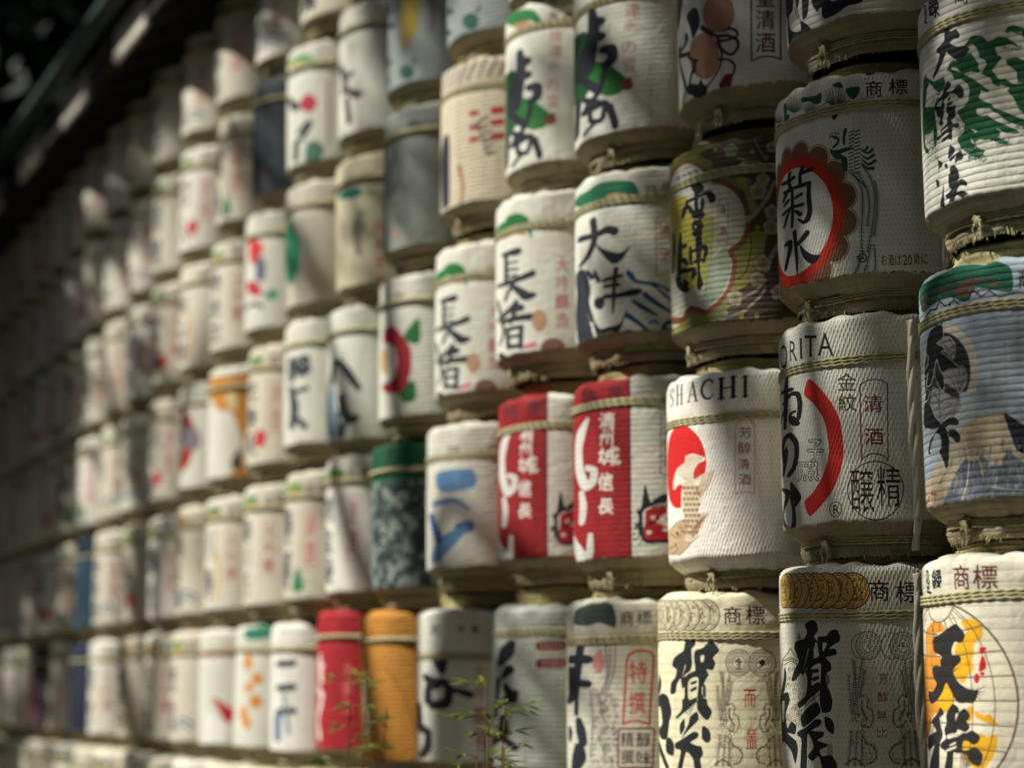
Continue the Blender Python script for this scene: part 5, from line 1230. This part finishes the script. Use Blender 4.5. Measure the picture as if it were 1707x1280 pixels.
GROUP = 'straw-wrapped sake barrels stacked in rows'
def describe(key, sd):
    cr, _ = gen_attr(sd, key)
    return {(9, 5): 'dark slate barrel,', (15, 1): 'navy blue barrel,', (15, 2): 'deep teal barrel,', (17, 1): 'dark barrel with thin red stripe,'}.get(key) or 'cream barrel with '+['green crest,', 'brown crest,', 'gold disc row,', 'small grey stamp,', 'unprinted top,'][cr]
for row in range(7):
    seen = 0
    for i, x in enumerate(ROWX[row]):
        col = i-1; key = (col, row); zb = Z0+.6*row+SHIFT.get(key, 0); yc = YC+random.Random(col*13+row).uniform(-.008, .008)*(col > 2)
        # keep what the picture can show, plus the neighbours just outside it
        pts = [on_frame((x+dx, YC-.26, zb+dz)) for dx in (-.27, .27) for dz in (0, .6)]
        xs = [p[0] for p in pts]; ys = [p[1] for p in pts]
        if min(xs) > 1707+10 or max(ys) < -90 or min(ys) > 1290 or max(xs) < -120: continue
        seen += 1
        mk = MARK.get(key, DEF); src = SAME[key][0] if key in SAME else key
        sx, sr = src; splace = Place(ROWX[sr][sx+1], YC, Z0+.6*sr+SHIFT.get(src, 0))
        mat = print_mat(src, sx, sr, splace)
        if key in ART: lab = ART[key][2]
        elif key in SAME: lab = SAME[key][1]
        else: lab = f"{describe(key, abs(col*31+row*7)+1)} {ORD[seen-1]} from the right in the {ORD[row]} row up" if row else f"cream barrel cut by the bottom edge, {ORD[seen-1]} from the right in the lowest row"
        root = thing('sake_barrel', lab, 'sake barrel', (x, yc, zb), 0, GROUP)
        near = col <= 5
        if near:
            v, f, uv = wrap_geo(*mk, col*17+row, near=True); w = mesh_obj('wrap', v, f, mat, root, uvs=uv)
            o = share('waist_rope', twist_me, root); o.location.z = mk[1]; o.rotation_euler = (random.Random(col+row).uniform(-.006, .006), random.Random(col*3+row).uniform(-.006, .006), col+row*2.3)
            o = share('foot_rope', foot_me, root); o.location.z = mk[0]*.44+.001; o.rotation_euler.z = col*1.3+row
            for a in ((.06+.28*math.sin(col*7+row*3),) if col < 3 or (col+row) % 2 else ()):
                k = share('knot', knots[(col+row) % 2], root); R = .222; k.scale = (.8, .75, .8); k.location = (R*math.sin(a), -R*math.cos(a), mk[0]*.42); k.rotation_euler.z = a
            o = share('straw_fringe', fringe_me, root); o['kind'] = 'stuff'; o.rotation_euler.z = col+row*1.9
            v, f = tie_geo(*mk, {(1, 2): 1.115, (1, 1): 1.15}.get(key, 1.7 if col < 1 else 1.42), col+row*5); mesh_obj('tie_cord', v, f, ROPE2, root)
            o = share('straw_lid', lids[(col+row) % 3], root); o.location.z = mk[2]+.012; o.rotation_euler.z = col*2.1+row; o.scale.z = max(.25, (.604+SHIFT.get((col, row+1), 0)-SHIFT.get(key, 0)-mk[2]-.012)/.055)
        else:
            o = share('wrap', FARW[(col*5+row*3) % 4], root, mat); o.scale = (1, 1, 1)
            o = share('waist_rope', far_rope, root); o.location.z = DEF[1]; o.rotation_euler.z = col
            o = share('foot_rope', far_foot, root); o.location.z = DEF[0]*.45; o.rotation_euler.z = col
            o = share('straw_lid', lids_far, root); o.location.z = DEF[2]+.008; o.scale.z = max(.3, (.604+SHIFT.get((col, row+1), 0)-SHIFT.get(key, 0)-DEF[2]-.008)/.055); o.rotation_euler.z = col*1.7
            q_ = random.Random(col*19+row*5); root.rotation_euler = (q_.uniform(-.012, .012), q_.uniform(-.014, .014), 0 if key in ART or key in SAME else q_.uniform(-.12, .12)); root.scale = (1, 1, q_.uniform(.985, 1.01))

# ---------------------------------------------------------------- the stand, roof and surroundings
WOOD = simple_mat('weathered_timber', (74, 62, 48), (48, 40, 32), 30, .85, .5, (1, 8, 8))
DARKW = simple_mat('dark_boards', (46, 40, 34), (30, 26, 22), 22, .9, .4, (6, 6, 1))
PALE = simple_mat('sun_patch_fascia', (206, 200, 186), (150, 142, 126), 18, .8, .3, (1, 6, 6))  # sunlight on the eave put into the board colour
COPPER = simple_mat('verdigris_copper', (58, 74, 68), (34, 44, 42), 12, .6, .2)
STONE = simple_mat('stone_kerb', (122, 118, 108), (84, 82, 76), 26, .9, .6)
GRAVEL = simple_mat('gravel', (116, 110, 98), (72, 68, 60), 60, .95, 1.0)
XL, XR = -19.0, -1.9
def box_obj(name, mat, b, parent=None, bevel=0):
    V, F = [], []; box_geo(V, F, *b); o = mesh_obj(name, V, F, mat, parent, smooth=False)
    return o
g = mesh_obj('ground', [(-150, -60, 0), (60, -60, 0), (60, 90, 0), (-150, 90, 0)], [(0, 1, 2, 3)], GRAVEL, smooth=False); g['kind'] = 'structure'
V, F = [], []
x = XL
while x < XR: box_geo(V, F, x, x+1.19, YC-.34, YC+.34, 0.004, .15); x += 1.2
k = mesh_obj('kerb', V, F, STONE, smooth=False); k['kind'] = 'structure'
rack = thing('barrel_rack', 'dark timber stand behind and beneath the stacked barrels', 'rack', (0, 0, 0))
for yy in (YC-.16, YC+.14): box_obj('sill_beam', WOOD, (XL, XR, yy-.04, yy+.04, .154, Z0-.002), rack)
px_ = bpy.data.meshes.new('post'); V, F = [], []; box_geo(V, F, -.05, .05, -.05, .05, 0.155, 4.62); px_.from_pydata(V, [], F); px_.materials.append(WOOD)
x = XL+.3
while x < XR: o = share('post', px_, rack); o.location = (x, YC+.34, 0); x += 1.65
for row in range(1, 8): box_obj('rail', WOOD, (XL, XR, YC+.285, YC+.288+.05*.0+.002, Z0+.6*row-.05, Z0+.6*row+.03), rack)
wall = thing('plank_wall', 'dark board wall closing the back of the barrel stand', 'wall', (0, 0, 0))
bm_ = bpy.data.meshes.new('plank'); V, F = [], []; box_geo(V, F, 0, .196, 0, .03, .15, 4.7); bm_.from_pydata(V, [], F); bm_.materials.append(DARKW)
for i in range(int((XR-XL)/.2)): o = share('plank', bm_, wall); o.location = (XL+i*.2, YC+.42+(.003 if i % 2 else 0), 0)
# roof: eave line out in front of the barrels
EY, EZ = 2.20, EYE+3.32
roof = thing('eave_roof', 'dark overhanging roof with pale eave boards and a green gutter', 'roof', (0, 0, 0))
sl = math.tan(math.radians(24))
def slab(name, mat, y0, z0, y1, z1, th, parent, xa=XL, xb=XR+1.5):
    V = []; 
    for x in (xa, xb): V += [(x, y0, z0), (x, y1, z1), (x, y1, z1+th), (x, y0, z0+th)]
    return mesh_obj(name, V, [(0, 1, 2, 3), (4, 7, 6, 5), (0, 4, 5, 1), (1, 5, 6, 2), (2, 6, 7, 3), (3, 7, 4, 0)], mat, parent, smooth=False)
slab('roof_boarding', DARKW, EY+.02, EZ+.10, EY+2.6, EZ+.10+2.58*sl, .05, roof)
rm = bpy.data.meshes.new('rafter'); V = []
for x in (-.03, .03): V += [(x, EY+.03, EZ+.0), (x, EY+2.4, EZ+.0+2.37*sl), (x, EY+2.4, EZ+.095+2.37*sl), (x, EY+.03, EZ+.095)]
rm.from_pydata(V, [], [(0, 1, 2, 3), (4, 7, 6, 5), (0, 4, 5, 1), (1, 5, 6, 2), (2, 6, 7, 3), (3, 7, 4, 0)]); rm.materials.append(WOOD)
x = XL+.2
while x < XR+1.3: o = share('rafter', rm, roof); o.location.x = x; x += .45
fb = bpy.data.meshes.new('sunlit_fascia'); V, F = [], []; box_geo(V, F, .1, .76, EY-.012, EY+.012, EZ-.05, EZ+.13); fb.from_pydata(V, [], F); fb.materials.append(PALE)  # pale boards stand in for sunlit patches along the eave
bb = bpy.data.meshes.new('unlit_fascia'); V, F = [], []; box_geo(V, F, .79, 1.42, EY-.010, EY+.028, EZ-.03, EZ+.10); bb.from_pydata(V, [], F); bb.materials.append(DARKW)  # dark blocks stand in for the unlit stretches between the sun patches
x = XL+.94
while x < XR+1: 
    o = share('sunlit_fascia', fb, roof); o.location.x = x; o = share('unlit_fascia', bb, roof); o.location.x = x; x += 1.35
V, F = [], []; prof = [(.055*math.cos(a), .055*math.sin(a)) for a in np.linspace(math.pi, 2*math.pi, 9)]+[(.050*math.cos(a), .050*math.sin(a)) for a in np.linspace(2*math.pi, math.pi, 9)]
sweep(V, F, [(XL, EY-.10, EZ+.19), (XR+1.5, EY-.10, EZ+.19)], prof); mesh_obj('gutter', V, F, COPPER, roof)
box_obj('eave_plate', WOOD, (XL, XR+1.5, YC-.10, YC+.02, Z0+4.22, Z0+4.34), roof)

# ---------------------------------------------------------------- foliage
def leaf_mat(name, c1, c2, tr=.35, scale=3):
    m = bpy.data.materials.new(name); m.use_nodes = True; nt = m.node_tree; nt.nodes.clear()
    out = nt.nodes.new('ShaderNodeOutputMaterial'); d = nt.nodes.new('ShaderNodeBsdfPrincipled'); t = nt.nodes.new('ShaderNodeBsdfTranslucent'); mx = nt.nodes.new('ShaderNodeMixShader')
    tc = N(nt, 'ShaderNodeTexCoord'); n = noise(nt, tc.outputs['Object'], scale, 2); mr = N(nt, 'ShaderNodeMapRange'); mr.inputs[1].default_value = .35; mr.inputs[2].default_value = .65; nt.links.new(n, mr.inputs[0])
    c = mixc(nt, mr.outputs[0], lin(c1), lin(c2)); nt.links.new(c, d.inputs['Base Color']); nt.links.new(c, t.inputs[0]); d.inputs['Roughness'].default_value = .6; d.inputs['Specular IOR Level'].default_value = .12
    mx.inputs[0].default_value = tr; nt.links.new(d.outputs[0], mx.inputs[1]); nt.links.new(t.outputs[0], mx.inputs[2]); nt.links.new(mx.outputs[0], out.inputs[0])
    return m
LEAF = leaf_mat('dark_evergreen_leaf', (52, 84, 38), (78, 112, 50), .4)
LEAF2 = leaf_mat('nandina_leaf', (58, 92, 40), (140, 138, 60), .45, 9)
LEAF3 = leaf_mat('shade_darkened_leaf', (18, 28, 17), (28, 40, 24), .08)  # leaf colour darkened to stand for deep shade
BARK = simple_mat('bark', (70, 58, 46), (44, 38, 32), 14, .95, .8, (1, 1, .3))
def leaves(name, pts, size, mat, parent, seed):
    r = np.random.default_rng(seed); n = len(pts); P = np.asarray(pts)
    a = r.standard_normal((n, 3)); a /= np.linalg.norm(a, axis=1)[:, None]; b = np.cross(a, r.standard_normal((n, 3))); b /= np.linalg.norm(b, axis=1)[:, None]
    s = (size*r.uniform(.6, 1.3, n))[:, None]
    V = np.stack([P-a*s, P-b*s*.42+a*s*.1, P+a*s, P+b*s*.42+a*s*.1], 1).reshape(-1, 3)
    me = bpy.data.meshes.new(name); me.vertices.add(4*n); me.vertices.foreach_set('co', V.astype(np.float32).ravel())
    me.loops.add(4*n); me.loops.foreach_set('vertex_index', np.arange(4*n, dtype=np.int32)); me.polygons.add(n); me.polygons.foreach_set('loop_start', np.arange(0, 4*n, 4, dtype=np.int32))
    me.materials.append(mat); me.update(calc_edges=True)
    return link(bpy.data.objects.new(name, me), parent)
def limb(V, F, P, r0, r1):
    P = Print.spline(P, False, 5); n = len(P); base = len(V); m = 8
    for i in range(n):
        r = r0+(r1-r0)*i/(n-1); t = P[min(i+1, n-1)]-P[max(i-1, 0)]; t = t/np.linalg.norm(t); s = np.cross(t, (.3, .2, 1) if abs(t[2]) < .9 else (1, .2, 0)); s /= np.linalg.norm(s); w = np.cross(s, t)
        for k in range(m): V.append(tuple(P[i]+r*(s*math.cos(k/m*6.283)+w*math.sin(k/m*6.283))))
    for i in range(n-1):
        for k in range(m): l = (k+1) % m; F.append((base+i*m+k, base+i*m+l, base+(i+1)*m+l, base+(i+1)*m+k))
# Trees in front of the wall (behind and beside the camera): their boughs dapple the barrels.
# blobs of foliage: (column along the wall, row up, half width in columns, half height in rows, leaves per m2)
def wall_pt(colf, rowf): return np.array([-3.18-.546*colf, YC-.26, Z0+.6*rowf])
SHADE = [("evergreen bough tree shading the right end of the barrel wall", [(0.1, 3.85, .8, .45, 1200, 0), (1.6, 3.9, .7, .5, 1200, .5), (2.5, 3.4, .5, .6, 1200, 0), (1.0, 3.5, .55, .45, 1400, 0), (-.1, 2.6, .6, .5, 700, 1), (2.0, 4.6, 1.0, .5, 1200, 0), (0.6, 4.6, 1.0, .6, 1200, 0), (3.3, 4.75, .5, .3, 600, 0), (1.3, 2.9, .4, .12, 600, 0), (.2, 1.25, .3, .15, 350, 0)], 6.5, (-5.5, -5.5, 0), 1),
 ("evergreen bough tree shading the middle of the barrel wall", [(6.2, 4.65, .7, .5, 1100, 0), (5.4, 5.8, .9, .4, 1000, .5), (6.3, 5.9, .6, .4, 1000, .5), (3.2, 1.8, .4, .3, 800, 0), (4.2, 1.7, .4, .4, 900, 0), (9.3, 5.6, .6, .5, 1100, 0), (8.2, 4.5, .4, .3, 600, 0), (4.4, 2.2, .4, .3, 500, 0), (4.2, 1.4, .35, .3, 900, 0), (7.5, 3.0, .3, .3, 400, 0)], 6.8, (-8.5, -5.6, 0), 2),
 ("evergreen bough tree shading the far barrels", [(12.6, 4.2, .7, .9, 1200, 0), (12.4, 3.2, .5, .5, 1000, 0), (13.4, 1.6, .4, .4, 700, 0), (14.2, 6.15, 1.7, .3, 2600, 0), (12.6, 6.5, .8, .2, 2000, 0), (13.6, 5.75, 1.3, .2, 2000, 0), (15.5, 5.3, .8, .3, 1200, 0), (8.7, 6.4, .8, .15, 900, 0), (11, 2.6, .4, .3, 400, 0), (15.5, 4.6, .5, .4, 600, 0)], 6.5, (-12, -5.5, 0), 3),
 ("evergreen bough tree shading the far end of the wall", [(18.7, 4.5, 1.2, 1.2, 1900, 0), (18.7, 3.0, 1.1, .8, 1900, .5), (21, 3.7, 2.0, 1.3, 1900, 0), (20.6, 2.6, 1.2, .5, 1600, .2), (18.2, 5.7, 2.2, .4, 1900, 0), (23.5, 2.8, 2.0, 1.8, 1800, 0)], 6.6, (-16, -5.8, 0), 4)]
sdir = np.array(SDIR)
r = np.random.default_rng(12)
def bough_tree(label, blobs, dist, base, seed):
    r = np.random.default_rng(seed); pts = []; cs = []
    for (cf, rf, a, b, dens, dd) in blobs:
        c = wall_pt(cf, rf); D = dist+dd; n = int(dens*a*.546*b*.6*3.14)
        u = r.standard_normal((n, 2))*.55; cen = c+sdir*D; cs.append(cen)
        q = c[None]+np.stack([u[:, 0]*a*.546, np.zeros(n), u[:, 1]*b*.6], 1)+sdir[None]*(D+r.normal(0, .5, n))[:, None]
        pts.append(q)
    pts = np.concatenate(pts)
    t = thing('evergreen_tree', label, 'tree', tuple(base)); B = np.array(base)
    V, F = [], []; top = np.mean(cs, 0); top = np.array([top[0], top[1]-.4, top[2]-.6])-B
    limb(V, F, [(0, 0, 0), (.1, .05, top[2]*.4), (top[0]*.5, top[1]*.5, top[2]*.75), tuple(top)], .24, .10)
    for cc in cs: limb(V, F, [tuple(top*.8+(0, 0, -.2)), tuple((top+(cc-B))/2+(0, 0, .2)), tuple(cc-B)], .06, .015)
    mesh_obj('trunk', V, F, BARK, t); leaves('crown', pts-B, .05, LEAF, t, seed)
for (lab, bl, dist, base, sd_) in SHADE: bough_tree(lab, bl, dist, base, sd_)

# a dense conifer standing close to the far end of the stand, just outside the picture on the left
def dense_tree(label, x, y, z0, h, cr, n, seed, sp=.24, sz=.07):
    r = np.random.default_rng(seed); t = thing('evergreen_tree', label, 'tree', (x, y, 0)); V, F = [], []
    limb(V, F, [(0, 0, 0), (.1, 0, h*.5), (0, 0, h*.92)], .22, .05); pts = []
    for i in range(60):
        a = r.uniform(0, 6.28); z = r.uniform(z0, h); q = cr*(1-max(0, (z-z0)/(h-z0)-.35)*.9)*r.uniform(.35, .95); c = np.array([q*math.cos(a), q*math.sin(a), z]); limb(V, F, [(0, 0, z-.2), tuple(c*[.5, .5, 1]), tuple(c)], .03, .008)
        pts.append(c+r.standard_normal((n//60, 3))*[sp, sp, sp*1.1])
    mesh_obj('trunk', V, F, BARK, t); leaves('crown', np.concatenate(pts), sz, LEAF3, t, seed)
dense_tree('dense conifer standing before the far end of the barrel stand', -14.7, -.15, 5.0, 9.6, 1.75, 30000, 31)
dense_tree('dense conifer further along the barrel stand, beyond the first', -17.6, -.2, 5.2, 11, 1.9, 26000, 32)
dense_tree('dense conifer at the very end of the barrel stand, third of the line', -20.6, .3, .8, 9, 2.0, 22000, 33)  # unseen tree, added to stop sun leaking past the second conifer
# far trees closing the view beyond the roof
def big_tree(label, x, y, h, cr, seed, n=15000):
    r = np.random.default_rng(seed); t = thing('evergreen_tree', label, 'tree', (x, y, 0), group='dark trees beyond the roof')
    V, F = [], []; limb(V, F, [(0, 0, 0), (.2, .1, h*.4), (0, 0, h*.9)], .35, .08)
    pts = []
    for i in range(26):
        a = r.uniform(0, 6.28); z = r.uniform(.22, 1)*h; q = cr*(1-.5*abs(z/h-.45))*r.uniform(.3, 1); c = np.array([q*math.cos(a), q*math.sin(a), z])
        limb(V, F, [(0, 0, z*.8), tuple(c*[.5, .5, .93]), tuple(c)], .08, .02)
        k = r.standard_normal((n//26, 3)); pts.append(c+k*[cr*.26, cr*.26, h*.055])
    mesh_obj('trunk', V, F, BARK, t); leaves('crown', np.concatenate(pts), .26, LEAF3, t, seed)
for i, (x, y, h, cr) in enumerate(((-24, 4.5, 12, 3.6), (-27, 9, 15, 4.4), (-22, 10, 16, 4.2), (-31, 3, 13, 4), (-33, 7.5, 17, 5), (-24, 15, 18, 5), (-19.5, 6.2, 13, 3.2), (-29, 14, 19, 5), (-21.5, 3.6, 9.5, 2.6), (-36, 5, 18, 5.5), (-40, 7.5, 24, 6), (-37, 10, 24, 6), (-44, 4.5, 24, 6), (-33, 5.2, 19, 4.5), (-30, 6.3, 17, 4.2))):
    big_tree(f'dark evergreen tree beyond the far end of the barrel roof, {ORD[i]} of the cluster', x, y, h, cr, 50+i)

# the grove across the path, behind the camera: it closes the low sky and darkens the shade
for i in range(13):
    rr_ = random.Random(70+i); big_tree(f'dark evergreen tree of the grove across the path, {ORD[i]} from the far end', -26+i*2.7+rr_.uniform(-.8, .8), -9.5-rr_.uniform(0, 3), 9.5+rr_.uniform(-1, 1), 3.2, 90+i, 7000)

for i, (x, y, h, cr) in enumerate(((1, -7.5, 17, 4), (5, -10, 19, 4.6), (4, -4.5, 16, 3.8), (9, -6.5, 19, 4.5), (7.5, -1, 16, 4), (-.5, -13, 19, 4.6), (-27, -5, 17, 4.4), (-30, -10, 19, 5), (-25, -.5, 15, 3.6), (-34, -3, 19, 5), (-28, -15, 19, 5))):
    big_tree(f'tall dark evergreen tree beside the path, {ORD[i]} of the tall ones', x, y, h, cr, 130+i, 12000)  # unseen trees, added to cut skylight while leaving the sun clear

# foreground sprigs of nandina on the gravel before the stand
def sprig(label, x, y, stems, seed):
    r = np.random.default_rng(seed); t = thing('nandina_plant', label, 'plant', (x, y, 0), group='nandina sprigs in front of the stand')
    V, F = [], []; LV, LF = [], []
    for (dx, dy, h, lean) in stems:
        P = [(dx, dy, 0), (dx+lean*.3, dy, h*.5), (dx+lean, dy+.02, h)]; limb(V, F, P, .004, .0015)
        S = Print.spline(np.array(P), False, 10)
        for i in range(11, len(S)):
            if r.random() < .48: continue
            c = S[i]; m = r.integers(1, 3)
            for _ in range(m):
                az = r.uniform(0, 6.28); el = r.uniform(-.2, .7); d = np.array([math.cos(az)*math.cos(el), math.sin(az)*math.cos(el), math.sin(el)]); L = r.uniform(.03, .10)
                limb(V, F, [tuple(c), tuple(c+d*L*.5), tuple(c+d*L+(0, 0, -.01))], .0014, .0008)
                for j in range(3+int(r.integers(3))):
                    o = c+d*L*r.uniform(.5, 1); a2 = az+r.uniform(-1.2, 1.2); e2 = r.uniform(-.5, .4); f = np.array([math.cos(a2)*math.cos(e2), math.sin(a2)*math.cos(e2), math.sin(e2)]); l = r.uniform(.035, .07); s = np.cross(f, (0, 0, 1)); s /= np.linalg.norm(s)+1e-9; w = l*.15
                    b = len(LV); LV += [tuple(o), tuple(o+f*l*.4+s*w+(0, 0, .003)), tuple(o+f*l), tuple(o+f*l*.4-s*w+(0, 0, .003)), tuple(o+f*l*.45-(0, 0, .002))]; LF += [(b, b+1, b+4), (b+1, b+2, b+4), (b+2, b+3, b+4), (b+3, b, b+4)]
    mesh_obj('stem', V, F, simple_mat('reddish_stem', (120, 70, 50), (90, 90, 50), 30), t); mesh_obj('leaves', LV, LF, LEAF2, t, smooth=False)['kind'] = 'stuff'
def ground_at(X, Y, dist):
    d = FW+RT*((X-853.5)/FPX)-UPV*((Y-640)/FPX); t = dist/(d@FW); return C0+d*t
a = ground_at(575, 1120, 5.6); sprig('taller nandina plant with many thin stems in front of the red and ochre barrels', a[0], a[1], [(0, 0, a[2], .0), (.05, .02, a[2]-.02, .03), (.11, 0, a[2]-.14, .02), (.16, .03, a[2]-.10, .05), (-.03, .02, a[2]-.2, -.03), (.08, -.03, a[2]-.28, .06), (.2, 0, a[2]-.24, .0), (.14, 0, a[2]-.2, -.04), (.02, -.05, a[2]-.3, .08), (.1, .04, a[2]-.34, -.06), (.18, -.04, a[2]-.36, .05)], 3)
a = ground_at(800, 1140, 5.0); sprig('shorter nandina sprig in front of the barrel with the black ring character', a[0], a[1], [(0, 0, a[2], .0), (.02, .02, a[2]-.06, .05), (-.02, 0, a[2]-.12, -.04), (.04, -.02, a[2]-.1, .02), (.08, 0, a[2]-.16, .03), (-.05, .02, a[2]-.2, .02)], 5)
